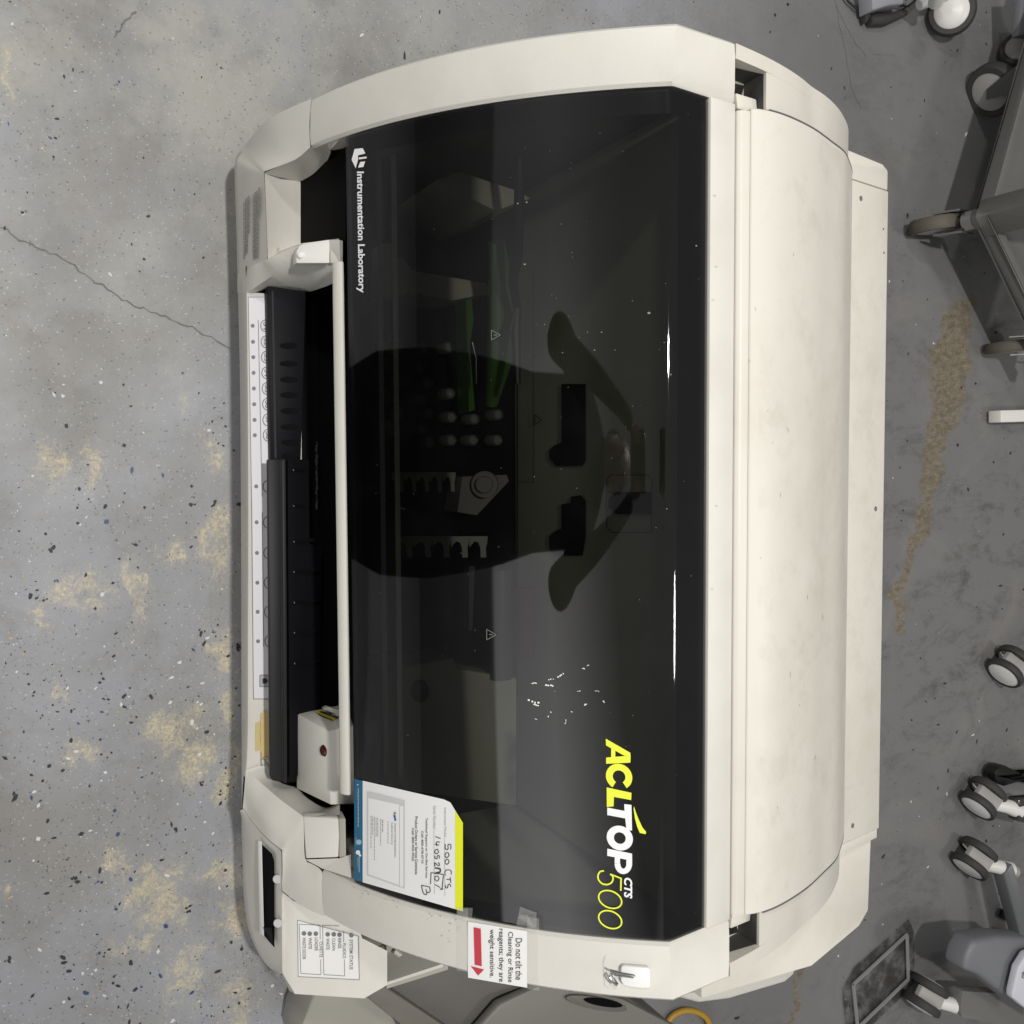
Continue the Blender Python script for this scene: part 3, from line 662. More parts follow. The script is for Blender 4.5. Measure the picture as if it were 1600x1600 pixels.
# dark cavity behind the trays
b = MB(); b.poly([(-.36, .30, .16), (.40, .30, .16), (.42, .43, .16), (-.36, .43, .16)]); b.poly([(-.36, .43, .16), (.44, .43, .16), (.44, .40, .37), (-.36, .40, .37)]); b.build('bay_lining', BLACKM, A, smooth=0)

# barcode reader tower
b = MB()
f0 = [PZ(463, 1115, .20), PZ(463, 1232, .20)]; f1 = [PZ(513, 1143, .285), PZ(516.5, 1258, .285)]
bk = [Vector((f0[0].x-.004, .445, .30)), Vector((f1[1].x+.004, .445, .30))]
e1_, e2_ = PZ(495, 1108, .20), PZ(520, 1250, .24)
for q in ([f0[0], f0[1], f1[1], f1[0]], [f1[0], f1[1], bk[1], bk[0]], [f0[0], f1[0], bk[0], Vector((bk[0].x, .445, .19))], [f0[1], Vector((bk[1].x, .445, .19)), bk[1], f1[1]], [f0[0], Vector((bk[0].x, .445, .19)), Vector((bk[1].x, .445, .19)), f0[1]]): b.poly(q)
b.build('reader_tower', BODY, A, bevel=.002)
TWH = plane_hit(f0[0], f0[1], f1[0])
c = TWH(505, 1173); nn = (f0[1]-f0[0]).cross(f1[0]-f0[0]).normalized(); nn = nn if nn.y < 0 else -nn
b = MB(); b.disc(c, nn, [(.0001, .003), (.004, .0028), (.007, .0015), (.0085, -.001)], 24); b.build('status_lens', LED, A)
EH = plane_hit(f0[0], f1[0], bk[0])
b = MB(); patch(b, [(492, 1112), (498, 1110), (526, 1122), (520, 1127)], EH, .0008); b.build('warning_strip', M('warning_yellow', (.45, .38, .02), .5), A, smooth=0)
b = MB(); patch(b, [(499, 1112), (503, 1111), (530, 1120), (527, 1123)], EH, .0014); line(b, (497, 1116), (519, 1125), 1.2, EH, .0016); b.build('window_slot', INK, A, smooth=0)
# white chute behind the reader
b = MB(); b.slab([PZ(505, 1108, .24), PZ(511, 1104, .24), PZ(540, 1112, .24), PZ(540, 1122, .24)], (0, 0, -.01)); b.build('reader_chute', BODY, A, bevel=.0008)

# ---- front, right cheek
b = MB()
inn = [PZ(384, 1203, .172), PZ(390, 1207, .178), PZ(411, 1226, .20), PZ(434, 1246, .232), PZ(455, 1262, .258), PZ(474, 1276, .282)]
out_ = [PZ(379.5, 1262, .165), PZ(386, 1272, .172), PZ(400, 1291, .195), PZ(420, 1312, .23), PZ(434, 1323, .25), PZ(441, 1328, .262)]
mi_ = [a.lerp(c, .5)+Vector((0, -.006, .006))*math.sin(math.pi*k/21) for k, (a, c) in enumerate(zip(cat_rom(inn, 22), cat_rom(out_, 22)))]; loft(b, [inn, mi_, out_], 22, 9)
edge2 = [PZ(441, 1328, .262), PZ(441.5, 1360, .262), PZ(441.5, 1392, .262), PZ(459, 1406, .285), PZ(480, 1420, .31), Vector((.549, .352, .340))]
sh = [PZ(474, 1276, .282), PZ(475, 1300, .286), PZ(477, 1342, .295), PZ(488, 1350, .308), PZ(498, 1356, .32), PZ(503, 1362, .325)]
loft(b, [sh, [a.lerp(c, .5)+Vector((0, -.002, .003))*math.sin(math.pi*k/15) for k, (a, c) in enumerate(zip(cat_rom(sh, 16), cat_rom(edge2, 16)))], edge2], 16, 9)
# inner wall of the bay
low = [PZ(418, 1197, .174), PZ(424, 1213, .174), PZ(445, 1226, .176), PZ(463, 1230, .18), PZ(480, 1247, .20), PZ(509, 1262, .235), PZ(531, 1252, .27)]
inn2 = [PZ(390, 1207, .178), PZ(411, 1226, .20), PZ(434, 1246, .232), PZ(455, 1262, .258), PZ(474, 1276, .282), PZ(505, 1275, .315), PZ(531, 1273, .338)]
b.grid([cat_rom(inn2, 18), cat_rom(low, 18)])
b.poly([PZ(384, 1203, .172), PZ(390, 1207, .178), PZ(418, 1197, .174), PZ(405, 1196, .172)])
b.build('front_cheek', BODY, A, smooth=50)
b = MB(); b.slab([PZ(474, 1276, .284), PZ(529, 1279, .338), PZ(530, 1306, .340), PZ(529, 1340, .342), PZ(478, 1342, .296)], (0, .004, -.02)); b.build('cover_catch', M('bright_white_plastic_b', (.72, .70, .65), .4), A, bevel=.002)
b = MB(); b.slab([PZ(530, 1279, .337), PZ(540, 1279, .346), PZ(541, 1338, .348), PZ(530, 1340, .341)], (0, .004, -.03)); b.build('cover_catch', GREYP, A, bevel=.001)
b = MB(); b.poly([PZ(477, 1343, .295), PZ(530, 1341, .34), PZ(548, 1335, .356), PZ(549, 1372, .372), PZ(503, 1357, .3225)]); b.poly([PZ(500, 1352, .31), PZ(503, 1357, .3225), Vector((.549, .354, .339)), Vector((.54, .37, .30))])
b.build('cheek_web', BODY, A, smooth=0)
# waste door at the lower right
b = MB()
dt = [PZ(378.5, 1265, .162), PZ(386, 1275, .17), PZ(400, 1293.5, .192), PZ(420, 1315, .226), PZ(434, 1326.5, .245), PZ(439.5, 1332, .256)]
db = [PZ(378, 1264.5, .13), PZ(377.3, 1285, .105), PZ(378, 1310, .10), PZ(379, 1340, .10), PZ(379.5, 1370, .10), PZ(381, 1400, .105)]
d1 = [PZ(439.5, 1332, .256), PZ(440, 1400, .256), PZ(440.5, 1450, .25), PZ(441, 1521, .235)]
d0 = [PZ(381, 1400, .105), PZ(385, 1437, .11), PZ(392, 1463, .118), PZ(404, 1490, .13), PZ(420, 1511, .15), PZ(441, 1523, .165)]
oo = cat_rom(db, 18)+cat_rom(d0, 22)[1:]; ii = cat_rom(dt, 18)+cat_rom(d1, 22)[1:]
b.grid([[p+Vector((0, .03, -.05)) for p in oo]]+[[o_.lerp(i_, k/8)+Vector((0, -.004, .002))*math.sin(math.pi*k/8) for o_, i_ in zip(oo, ii)] for k in range(9)]+[[p+Vector((-.01, .02, -.02)) for p in ii]])
b.build('waste_door', BODY, A, smooth=60)
DH = plane_hit(PZ(402, 1330, .19), PZ(428, 1330, .23), PZ(404, 1455, .19))
# slot in the door
slot = [(402, 1313), (410, 1314), (425, 1337), (428, 1345), (428, 1478), (412, 1458), (407, 1450)]
b = MB(); b.poly([PZ(408, 1318, .212), PZ(425, 1334, .238), PZ(428.5, 1345, .243), PZ(429, 1481, .236), PZ(411, 1460, .20)]); b.build('door_slot', BLACKM, A, smooth=0)
b = MB(); b.slab([PZ(402.5, 1313, .204), PZ(408.5, 1314, .212), PZ(412, 1462, .205), PZ(405.5, 1458, .195)], (0, 0, .003)); b.build('slot_frame', M('bright_white_plastic_c', (.80, .79, .75), .35), A, bevel=.001)
b = MB(); b.slab([PZ(411, 1449, .212), PZ(424, 1449, .235), PZ(428, 1478, .236), PZ(424, 1474, .232)], (0, 0, .003)); b.build('slot_flap', BLACK, A)
for px, py in ((433, 1374), (434, 1443)):
    b = MB(); b.disc(PZ(px, py, .25), (0, -.5, .86), [(.0001, .0006), (.006, .0004), (.0066, -.001)], 20); b.build('door_button', M('pale_lens', (.50, .50, .50), .4), A)
# seam lines under the hood shoulder
b = MB(); line(b, (441.5, 1393), (458.5, 1406.5), 1.2, lambda x, y, o=0: PZ(x, y, .275), 0); b.build('seam', INK, A, smooth=0)

# status panel on the right shoulder
pa, pb, pc, pd = PZ(459, 1408, .258), PZ(461, 1553, .25), PZ(569, 1560, .292), PZ(566, 1466, .295)
b = MB()
b.poly([pa, pb, pc, pd]); b.poly([pa, pd, PZ(560, 1450, .295), PZ(503, 1415, .275)])
pb2 = PZ(442, 1524, .19); b.poly([pb, pa, PZ(441.5, 1394, .256), PZ(441.5, 1521, .23)]); b.poly([pb, PZ(441.5, 1521, .23), pb2, PZ(452, 1548, .10)])
dn = Vector((0, .02, -.2)); b.poly([pb, pc, pc+dn, pb+dn])
s1, s2 = PZ(605, 1539, .30), PZ(605, 1486, .30)
b.poly([pc, s1, s2, pd]); b.poly([pc, s1, s1+dn, pc+dn])
w1, w2 = PZ(692, 1511, .34), PZ(692, 1506, .34); s1i = PZ(605, 1534.5, .298)
b.poly([s1, w1, w2, s1i]); b.poly([s1, w1, w1+dn, s1+dn]); b.poly([s1i, w2, w2+dn*.5, s1i+dn*.5])
b.build('status_shoulder', BODY, A, smooth=30)
b = MB(); b.poly([PZ(604, 1470, .23), PZ(604, 1545, .23), PZ(700, 1515, .27), PZ(700, 1470, .27)]); b.build('shoulder_recess', GREYP, A, smooth=0)
b = MB(); b.tube([PZ(617, 1487, .25), PZ(652, 1511, .275)], .0035, 8); b.build('recess_rib', BODY, A)
STH = plane_hit(pa, pb, pc)
b = MB(); patch(b, [(464.5, 1437), (559, 1462), (561, 1531), (466, 1526)], STH, .0004); b.build('status_label', M('status_label_white', (.76, .755, .74), .45), A, smooth=0)
b = MB()
rect_lines(b, [(465, 1438), (560, 1463), (561.5, 1531), (466, 1526)], .9, STH)
line(b, (467.5, 1444), (500, 1446), .9, STH); line(b, (467.5, 1444), (470, 1521), .9, STH); line(b, (470, 1521), (501, 1523), .9, STH)
line(b, (500, 1446), (500.3, 1468), .9, STH); line(b, (501, 1499), (501.5, 1523), .9, STH)
line(b, (504, 1446), (530, 1447), .9, STH); line(b, (504, 1446), (506, 1523), .9, STH); line(b, (506, 1523), (538, 1525), .9, STH)
line(b, (537, 1455), (537, 1472), .9, STH); line(b, (538, 1499), (538.5, 1525), .9, STH)
for x, y in ((475, 1458.5), (484, 1459), (493.5, 1459), (512, 1460), (521.5, 1460), (530.5, 1460.5), (549, 1461.5)): spot(b, (x, y), 3.6, STH, .001)
for s_, x0, x1, y0, y1 in (('WASTE DOOR', 472.5, 478, 1465, 1499), ('WASTE', 482, 487.5, 1465, 1483), ('LOADER', 491.5, 497, 1465, 1486), ('CUVETTE', 499, 504, 1471, 1496), ('WASTE', 509.5, 515, 1466, 1484), ('CLEAN', 519, 524, 1466, 1485), ('RINSE', 528, 533.5, 1466, 1482), ('FLUIDICS', 535.5, 540.5, 1474, 1497), ('SYSTEM STATUS', 546, 551.5, 1468, 1515)):
    write(b, s_, x0, x1, y0, y1, STH, .001, 0, offset=.012)
b.build('status_print', [GINK], A, smooth=0)

# ---- writing on the smoked window
b = MB(); write(b, 'Instrumentation Laboratory', (554.5, 557), (568.5, 571), 268, 457.5, GH, .0012, 0, offset=.028); b.build('maker_lettering', WHITE, A, smooth=0)
b = MB()   # faceted hexagon mark
hx = lambda u, v: (540+u/5.333, 200+v/5.333)
patch(b, [hx(75, 175), hx(143, 168), hx(165, 212), hx(103, 228), hx(105, 262), hx(84, 335), hx(50, 265)], GH, .0012)
patch(b, [hx(110, 246), hx(175, 238), hx(176, 252), hx(112, 262)], GH, .0012)
patch(b, [hx(122, 283), hx(163, 278), hx(148, 325), hx(103, 330)], GH, .0012)
b.build('maker_mark', WHITE, A, smooth=0)
def stroke_letters(mb, strokes, quad, hit, w, off=.0012, m=0):
    """strokes in a 0..1 cell, drawn with a broad flat nib into quad (pixels)"""
    a, bq, c, d = quad
    def mp(u, v): return ((1-u)*(1-v)*a[0]+u*(1-v)*bq[0]+u*v*c[0]+(1-u)*v*d[0], (1-u)*(1-v)*a[1]+u*(1-v)*bq[1]+u*v*c[1]+(1-u)*v*d[1])
    for st in strokes: patch(mb, [mp(u, v) for u, v in st], hit, off, m)
def band(pts, wd, u_asp=1.):
    """ribbon polygons along a path in cell units"""
    out = []
    for i in range(len(pts)-1):
        (x0, y0), (x1, y1) = pts[i], pts[i+1]; out.append((x0, y0, x1, y1))
    return out
zc = lambda u, v: (880+u/4.444, 1120+v/4.444)      # scale of the enlarged study
def zp(mb, pts, off=.0012, m=0): patch(mb, [zc(*p) for p in pts], GH, off, m)
def ztube(mb, pts, w, off=.0012, n=10, m=0, closed_=False):
    q = [Vector((p[0], p[1], 0)) for p in pts]
    if closed_: q = q+[q[0]]
    cr = cat_rom(q, n) if len(q) > 2 else q; L_, R_ = [], []
    for i, p in enumerate(cr):
        a = cr[max(i-1, 0)]; c = cr[min(i+1, len(cr)-1)]
        if closed_ and i in (0, len(cr)-1): a, c = cr[-2], cr[1]
        d = (c-a).normalized(); nn_ = Vector((-d.y, d.x, 0))*w/2; L_.append(p+nn_); R_.append(p-nn_)
    for i in range(len(cr)-1): zp(mb, [(L_[i].x, L_[i].y), (L_[i+1].x, L_[i+1].y), (R_[i+1].x, R_[i+1].y), (R_[i].x, R_[i].y)], off, m)
b = MB()
# A
zp(b, [(296, 152), (468, 252), (468, 262), (466, 318), (390, 287), (391, 238), (410, 246), (391, 238), (297, 190)]) if False else None
zp(b, [(296, 152), (466, 250), (468, 280), (420, 268), (297, 198)])
zp(b, [(468, 280), (466, 318), (298, 326), (298, 283), (430, 272)])
zp(b, [(333, 215), (362, 232), (362, 284), (333, 284)])
# C
def arc(mb, cx, cy, rx, ry, wx, wy, a0, a1, off=.0012, n=22, m=0, sh=0):
    for k in range(n):
        t0, t1 = R(a0+(a1-a0)*k/n), R(a0+(a1-a0)*(k+1)/n)
        P = lambda t, f: (cx+(rx-f*wx)*math.cos(t), cy+(ry-f*wy)*math.sin(t)+sh*(rx-f*wx)*math.cos(t))
        zp(mb, [P(t0, 0), P(t1, 0), P(t1, 1), P(t0, 1)], off, m)
arc(b, 388, 416, 92, 90, 48, 46, 120, 415, sh=.10)
# L
zp(b, [(302, 490), (474, 528), (472, 578), (352, 556), (350, 622), (303, 626)])
# swoosh
ztop = [(492, 622), (505, 665), (525, 715), (550, 768), (576, 800)]; zbot = [(572, 815), (532, 806), (514, 765), (498, 705), (489, 640)]
for i in range(4): zp(b, [ztop[i], ztop[i+1], zbot[3-i], zbot[4-i]])
zp(b, [(576, 800), (572, 815), (532, 806), (550, 768)])
b.build('model_lettering', YEL, A, smooth=0)
b = MB()
# T
zp(b, [(424, 606), (474, 612), (478, 790), (440, 786), (430, 700), (425, 640)]); zp(b, [(306, 630), (432, 655), (434, 706), (306, 682)])
arc(b, 393, 842, 91, 86, 50, 46, 0, 360, n=36, sh=.10)
# P
zp(b, [(306, 915), (478, 950), (478, 1000), (306, 965)]); zp(b, [(440, 950), (478, 955), (479, 1025), (438, 1020)]); zp(b, [(360, 940), (396, 945), (394, 1020), (357, 1015)]); arc(b, 418, 1018, 61, 74, 40, 38, 0, 180, n=24)
b.build('model_lettering', WHITE, A, smooth=0)
b = MB(); write(b, 'CTS', 975, 988, 1371.5, 1404, GH, .0012, 0, offset=.035, shear=.25); b.build('model_lettering', WHITE, A, smooth=0)
b = MB()
ztube(b, [(283, 1070), (258, 1074), (242, 1100), (246, 1132), (270, 1158), (305, 1165), (335, 1152), (346, 1128), (343, 1105), (326, 1092)], 11, n=26)
ztube(b, [(326, 1092), (402, 1122)], 10); ztube(b, [(402, 1118), (400, 1208)], 11)
for cy in (1268, 1408):
    pts = []
    for k in range(40):
        t = 2*math.pi*k/40; u, v = 80*math.cos(t), 60*math.sin(t); pts.append((326+u, cy+v+.22*u))
    ztube(b, pts, 10.5, n=60, closed_=True)
b.build('model_lettering', YEL, A, smooth=0)
# outline warning triangles printed on the inside fittings
def triangle(px, py, s, mat, hit, off=.002):
    b = MB(); q = [(px-s, py-s*1.1), (px-s, py+s*1.1), (px+s, py)]; rect_lines(b, q, 1., hit, off); line(b, (px-s*.5, py), (px+s*.3, py), 1.2, hit, off); b.build('warning_triangle', mat, A, smooth=0)
triangle(775, 523.5, 7, M('triangle_grey', (.18, .18, .17), .5), GH); triangle(768, 991.5, 7.5, bpy.data.materials['triangle_grey'], GH)
# dust and adhesive crumbs on the window
b = MB()
for px, py, r in ((1014, 489, 3.2), (823, 316, 2), (809, 318, 2), (820, 413, 2.5), (877, 350, 1), (940, 519, 1.6), (918, 519, 1.2), (929, 547, 1.6), (961, 547, 1), (851, 507, 1.3), (879, 551, 1.3), (988, 470, 1), (1040, 443, 1), (1038, 535, 1.3), (594, 927 ,1), (867, 1080, 1.5), (1042, 795, 1.4), (1080, 900, 1), (835, 745, 1), (1160, 476, 1), (1048, 585, 2), (1088, 384, 2)):
    if px < 1104: spot(b, (px, py), r*.8, GH, .001, 0, 6, ry=r*.6)
for k in range(110):
    px, py = random.uniform(560, 1095), random.uniform(150, 1440)
    if py < 216-(px-533)*.16 or py > 1370+(px-548)*.2: continue
    spot(b, (px, py), random.uniform(.25, .65), GH, .001, 0, 5)
o = b.build('dust', DUST, A, smooth=0); o['kind'] = 'stuff'
b = MB()
for (x0, y0, x1, y1, w) in ((826, 1094, 846, 1100, 4), (834, 1100, 842, 1104, 3), (832, 1068, 840, 1067, 2.5), (854, 1071, 868, 1071, 3.5), (857, 1062, 866, 1060, 2), (872, 1057, 882, 1052, 3), (883, 1130, 885, 1124, 2), (911, 1044, 914, 1045, 2), (918, 1040, 921, 1039, 1.5), (903, 1080, 908, 1079, 1.5), (913, 1101, 917, 1101, 2), (930, 1079, 938, 1080, 1.5), (943, 1096, 945, 1097, 2), (837, 1123, 839, 1125, 1.5), (856, 1119, 857, 1120, 1.5), (893, 1112, 895, 1113, 1.5), (861, 1112, 862, 1113, 1.5)):
    n_ = 4
    for k in range(n_):
        t = k/n_; x, y = x0+(x1-x0)*t+random.uniform(-.8, .8), y0+(y1-y0)*t+random.uniform(-.8, .8); spot(b, (x, y), w*.55*random.uniform(.6, 1.1), GH, .0013, 0, 6, ry=w*.4)
o = b.build('tape_crumbs', M('crumb_white', (.85, .85, .82), .5), A, smooth=0); o['kind'] = 'stuff'

# ---- service card with pocket, stuck on the window
sc = lambda u, v: (540+u/6.667, 1200+v/6.667)
card = bpy.data.objects.new('service_card', None)
b = MB()
q = [sc(*p) for p in ((85, 135), (100, 112), (180, 133), (630, 236), (1080, 340), (1215, 560), (1225, 1478), (1210, 1492), (1160, 1486), (640, 1330), (180, 1187), (110, 1168), (98, 1150))]
b2 = MB(); nx_ = 14
def cardgrid(mb, u0, u1, v0f, v1f, off, m_=0, n=16):
    rows = []
    for i in range(n+1):
        u = u0+(u1-u0)*i/n; rows.append([GH(*sc(u, v0f(u)+(v1f(u)-v0f(u))*j/6), off) for j in range(7)])
    mb.m = m_; mb.grid(rows)
vt = lambda u: 112+(u-90)*.2303 if u < 1080 else 340+(u-1080)*1.63
vb = lambda u: 1166+(u-95)*.2905
b.m = 0; cardgrid(b, 178, 1222, vt, vb, .0016); cardgrid(b, 90, 178, vt, vb, .0016, 1, 4)
cardgrid(b, 1142, 1222, lambda u: max(vt(u), 445+(u-1142)*1.5), vb, .0020, 2, 4)
card = b.build('service_card', [PAPER, BLUE, YEL2], A, smooth=60)
card['label'] = 'white service card with blue header and yellow edge stuck on the lid'
def part_of(mb, name, mats, par): o = mb.build(name, mats, None, smooth=0); o.parent = par; return o
b = MB(); cardgrid(b, 222, 618, lambda u: 242+(u-222)*.24, lambda u: 1118+(u-222)*.36, .0026, 0, 8)
pk = b.build('card_pocket', GREYPAPER, None, smooth=60); pk.parent = card; pk.matrix_parent_inverse = card.matrix_world.inverted()
def child(mb, name, mats, par):
    o = mb.build(name, mats, None, smooth=0); o.parent = par; o.matrix_parent_inverse = Matrix.Translation(Vector((0, 0, 0))); return o
b = MB(); cardgrid(b, 236, 560, lambda u: 310+(u-236)*.22, lambda u: 1105+(u-236)*.36, .0032, 0, 6); cardgrid(b, 565, 600, lambda u: 395, lambda u: 1235, .0036, 0, 2)
card_in = [b]
def sl(mb, a, c, w, off=.0022, m=0): line(mb, sc(*a), sc(*c), w, GH, off, m)
def sw(mb, s_, u0, u1, v0, v1, off=.0023, m=0, sl_=0, **k):
    lay(mb, text_mesh(s_, **k), (sc(u0, v0), sc(u0+sl_, v1), sc(u1+sl_, v1), sc(u1, v0)), GH, off, m=m)
ib = MB()
sw(ib, 'Instrument Model:', 1026, 1052, 415, 725, m=1); sw(ib, 'Serial Number:', 912, 944, 395, 645, m=1)
sw(ib, 'Technical Support or On-Site Service', 826, 856, 520, 1145, m=0, offset=.02); sw(ib, 'Call: 800-678-0710', 788, 812, 655, 995, offset=.02)
sw(ib, 'Product Orders or Service Contracts', 722, 752, 505, 1110, offset=.02); sw(ib, 'Call: 800-955-9525', 690, 714, 625, 970, offset=.02)
sl(ib, (1030, 730), (1035, 1335), .6, m=1); sl(ib, (920, 650), (925, 1310), .6, m=1)
def hand(pts, w=1.25): 
    q = cat_rom([Vector((*p, 0)) for p in pts], 12) if len(pts) > 2 else [Vector((*p, 0)) for p in pts]
    for i in range(len(q)-1): sl(ib, (q[i].x, q[i].y), (q[i+1].x, q[i+1].y), w, .0026, 2)
# handwritten model and serial
hand([(1095, 850), (1097, 800), (1065, 800), (1070, 845), (1045, 850), (1035, 815), (1042, 795)])
for cy in (905, 975): hand([(1070, cy-20), (1078, cy+10), (1050, cy+30), (1035, cy+5), (1050, cy-22), (1070, cy-20)])
hand([(1098, 1110), (1100, 1075), (1065, 1060), (1035, 1080), (1040, 1120)]); hand([(1090, 1140), (1096, 1195)]); hand([(1092, 1165), (1050, 1160)]); hand([(1098, 1240), (1085, 1210), (1068, 1215), (1065, 1245), (1045, 1250), (1038, 1220)])
hand([(990, 735), (935, 715)]); hand([(985, 775), (950, 770), (950, 815)]); hand([(975, 805), (930, 795)]); hand([(960, 850), (968, 880), (940, 895), (928, 870), (945, 848), (960, 850)])
hand([(975, 945), (978, 915), (955, 915), (955, 945), (935, 945), (930, 915)]); hand([(965, 985), (980, 1005), (965, 1020), (930, 985), (932, 1025)]); hand([(985, 1050), (930, 1040)], 2.2); hand([(985, 1050), (985, 1085), (955, 1090), (930, 1100)], 2.2)
hand([(955, 1125), (975, 1150), (955, 1180), (930, 1160), (935, 1130), (955, 1125)]); hand([(985, 1245), (930, 1215)]); hand([(1020, 1110), (1005, 1265)]); hand([(1020, 1110), (890, 1090)]); hand([(890, 1090), (885, 1210)]); hand([(985, 1262), (1015, 1262)], 2)
hand([(875, 1240), (790, 1222)]); hand([(875, 1240), (880, 1290), (845, 1295), (838, 1262)]); hand([(845, 1290), (845, 1320), (810, 1305), (790, 1225)])
# blue header: small white lines and round marks
sw(ib, 'INSTRUMENTATION LABORATORY 800-955-9525', 126, 138, 210, 615, m=3); spot(ib, sc(138, 772), 4.3, GH, .0024, 4); spot(ib, sc(130, 880), 3.6, GH, .0024, 3); spot(ib, sc(150, 910), 2, GH, .0024, 3); spot(ib, sc(127, 174), 1, GH, .0024, 3)
sw(ib, 'Instrumentation', 137, 150, 930, 1085, m=3); sw(ib, 'Laboratory', 122, 133, 930, 1030, m=3); sw(ib, 'A Werfen Company', 103, 112, 715, 810, m=3)
# business card in the pocket
pb_ = MB()
sw(pb_, 'Instrumentation', 508, 530, 580, 930, .0040, 5); sw(pb_, 'Laboratory', 470, 495, 570, 800, .0040, 5)
for u, v0, v1 in ((442, 555, 790), (385, 540, 665), (365, 530, 810), (335, 520, 720), (318, 520, 715), (300, 510, 960), (282, 505, 700), (265, 498, 845)): 
    v = v0
    while v < v1: w_ = random.uniform(12, 40); sl(pb_, (u, v), (u, min(v+w_, v1)), 1.0, .0040, 1 if u != 385 else 0); v += w_+8
patch(pb_, [sc(*p) for p in ((495, 470), (515, 455), (530, 470), (510, 490))], GH, .0042, 6); patch(pb_, [sc(*p) for p in ((495, 495), (515, 485), (530, 545), (512, 555), (505, 520))], GH, .0042, 7)
mats = [GINK, LINK, INK, WHITE, M('pale_blue', (.35, .50, .62), .5), M('print_mid', (.25, .25, .26), .5), M('print_green', (.25, .35, .10), .5), M('print_blue', (.03, .12, .45), .5)]
for mb_, nm, mt in ((ib, 'card_print', mats), (pb_, 'business_card_print', mats), (card_in[0], 'business_card', [PAPER])):
    o = mb_.build(nm, mt, None, smooth=0); o.parent = card; o.matrix_parent_inverse = Matrix.Translation((0, 0, 0))
for o in [c_ for c_ in bpy.data.objects if c_.parent == card]: o.matrix_parent_inverse = base_inv(A) if False else Matrix.Translation((0, 0, 0))

# ---- taped notice on the right cover arm
def arm_hit(x, y, off=0):
    best = None; d = ray(x, y)
    for i in range(N):
        a = Vector((.546, *Oc[i])); c = Vector((.546, *Oc[i+1])); e = Vector((.494, *Ic[i]))
        n = (c-a).cross(e-a).normalized(); n = n if n.z > 0 else -n
        t = (a+n*(off+.002)-CAM).dot(n)/d.dot(n); p = CAM+d*t; u = (p-a).dot(c-a)/(c-a).length_squared; qd = 0 if 0 <= u <= 1 else min(abs(u), abs(u-1))
        if best is None or qd < best[0]: best = (qd, p)
        if qd == 0: break
    return best[1]
nc = lambda u, v: (680+u/4, 1380+v/4)
b = MB(); rows = []
for i in range(9):
    u = 205+(575-205)*i/8; v0 = 240+(u-205)*.162; v1 = 590+(u-205)*.172; rows.append([arm_hit(*nc(u, v0+(v1-v0)*j/4), .0012) for j in range(5)])
b.grid(rows); notice = b.build('taped_notice', PAPER, A, smooth=60); notice['label'] = 'white taped paper notice with red arrow'
b = MB(); rd = lambda p, m_: patch(b, [nc(*k) for k in p], arm_hit, .0022, m_)
rd([(240, 275), (285, 285), (291, 520), (247, 510)], 1); rd([(222, 518), (306, 540), (268, 578)], 1)
for s_, u0, u1, v0, v1 in (('Do not tilt the', 508, 540, 345, 605), ('Cleaning or Rinse', 452, 484, 305, 620), ('reagents; they are', 395, 428, 285, 617), ('weight sensitive.', 338, 370, 290, 590)):
    lay(b, text_mesh(s_, offset=.004), (nc(u0-6, v0), nc(u0-6, v1), nc(u1+3, v1), nc(u1+3, v0)), arm_hit, .0022, m=0)
o = b.build('notice_print', [INK, RED], None, smooth=0); o.parent = notice
for u0, u1, v0, v1 in ((135, 205, 150, 545), (575, 650, 210, 660)):
    b = MB(); rows = []
    for i in range(5):
        u = u0+(u1-u0)*i/4; rows.append([arm_hit(*nc(u, v0+(u-u0)*.15+(v1-v0)*j/6+random.uniform(-2, 2)), .0018 if j > 1 else .006) for j in range(7)])
    b.grid(rows); o = b.build('clear_tape', TAPE, None, smooth=60); o.parent = notice
b = MB(); patch(b, [nc(135, 150), nc(235, 155), nc(230, 215), nc(140, 195)], GH, .003); o = b.build('clear_tape', TAPE, None, smooth=0); o.parent = notice
b = MB(); patch(b, [nc(530, 145), nc(635, 185), nc(632, 285), nc(508, 262)], GH, .003); patch(b, [nc(540, 195), nc(580, 205), nc(620, 275), nc(515, 215)], GH, .0045)
o = b.build('clear_tape', TAPE, None, smooth=0); o.parent = notice
# ---- adhesive hook on the arm
hk = [(1160, 510), (1175, 500), (1330, 512), (1342, 530), (1345, 620), (1335, 640), (1290, 640), (1225, 632), (1180, 620), (1160, 600), (1158, 560)]
b = MB(); b.slab([arm_hit(*nc(*p), .0018) for p in hk], Vector((0, -.003, .005))); hook = b.build('adhesive_hook', M('hook_white', (.82, .82, .80), .25), A, bevel=.0012); hook['label'] = 'small white stick-on hook with bent wire'
b = MB(); up_ = .010; b.tube([arm_hit(*nc(1250, 580), up_), arm_hit(*nc(1180, 568), up_+.002), arm_hit(*nc(1100, 550), up_), arm_hit(*nc(1085, 538), up_)], .0013, 7); b.tube([arm_hit(*nc(1240, 590), up_), arm_hit(*nc(1120, 575), up_)], .001, 7)
b.tube([arm_hit(*nc(*p), up_+.004) for p in ((1095, 575), (1092, 590), (1110, 618), (1135, 640), (1140, 630), (1118, 600), (1098, 572))], .0013, 7)
o = b.build('wire_hook', CHROME, None); o.parent = hook
b = MB(); arc_pts = [(1090, 660), (1062, 640), (1056, 590), (1052, 500), (1065, 455)]
for i in range(4): line(b, nc(*arc_pts[i]), nc(*arc_pts[i+1]), 1.6, arm_hit, .0004)
b.build('glue_mark', M('glue_grey', (.58, .57, .53), .5), A, smooth=0)
b = MB()
for k in range(26):
    px = random.uniform(550, 720); base_y = 1383+(px-560)*.36; spot(b, (px, base_y+random.uniform(2, 30)**1.0*random.random()), random.uniform(.4, 1.1), arm_hit, .0003, 0, 6)
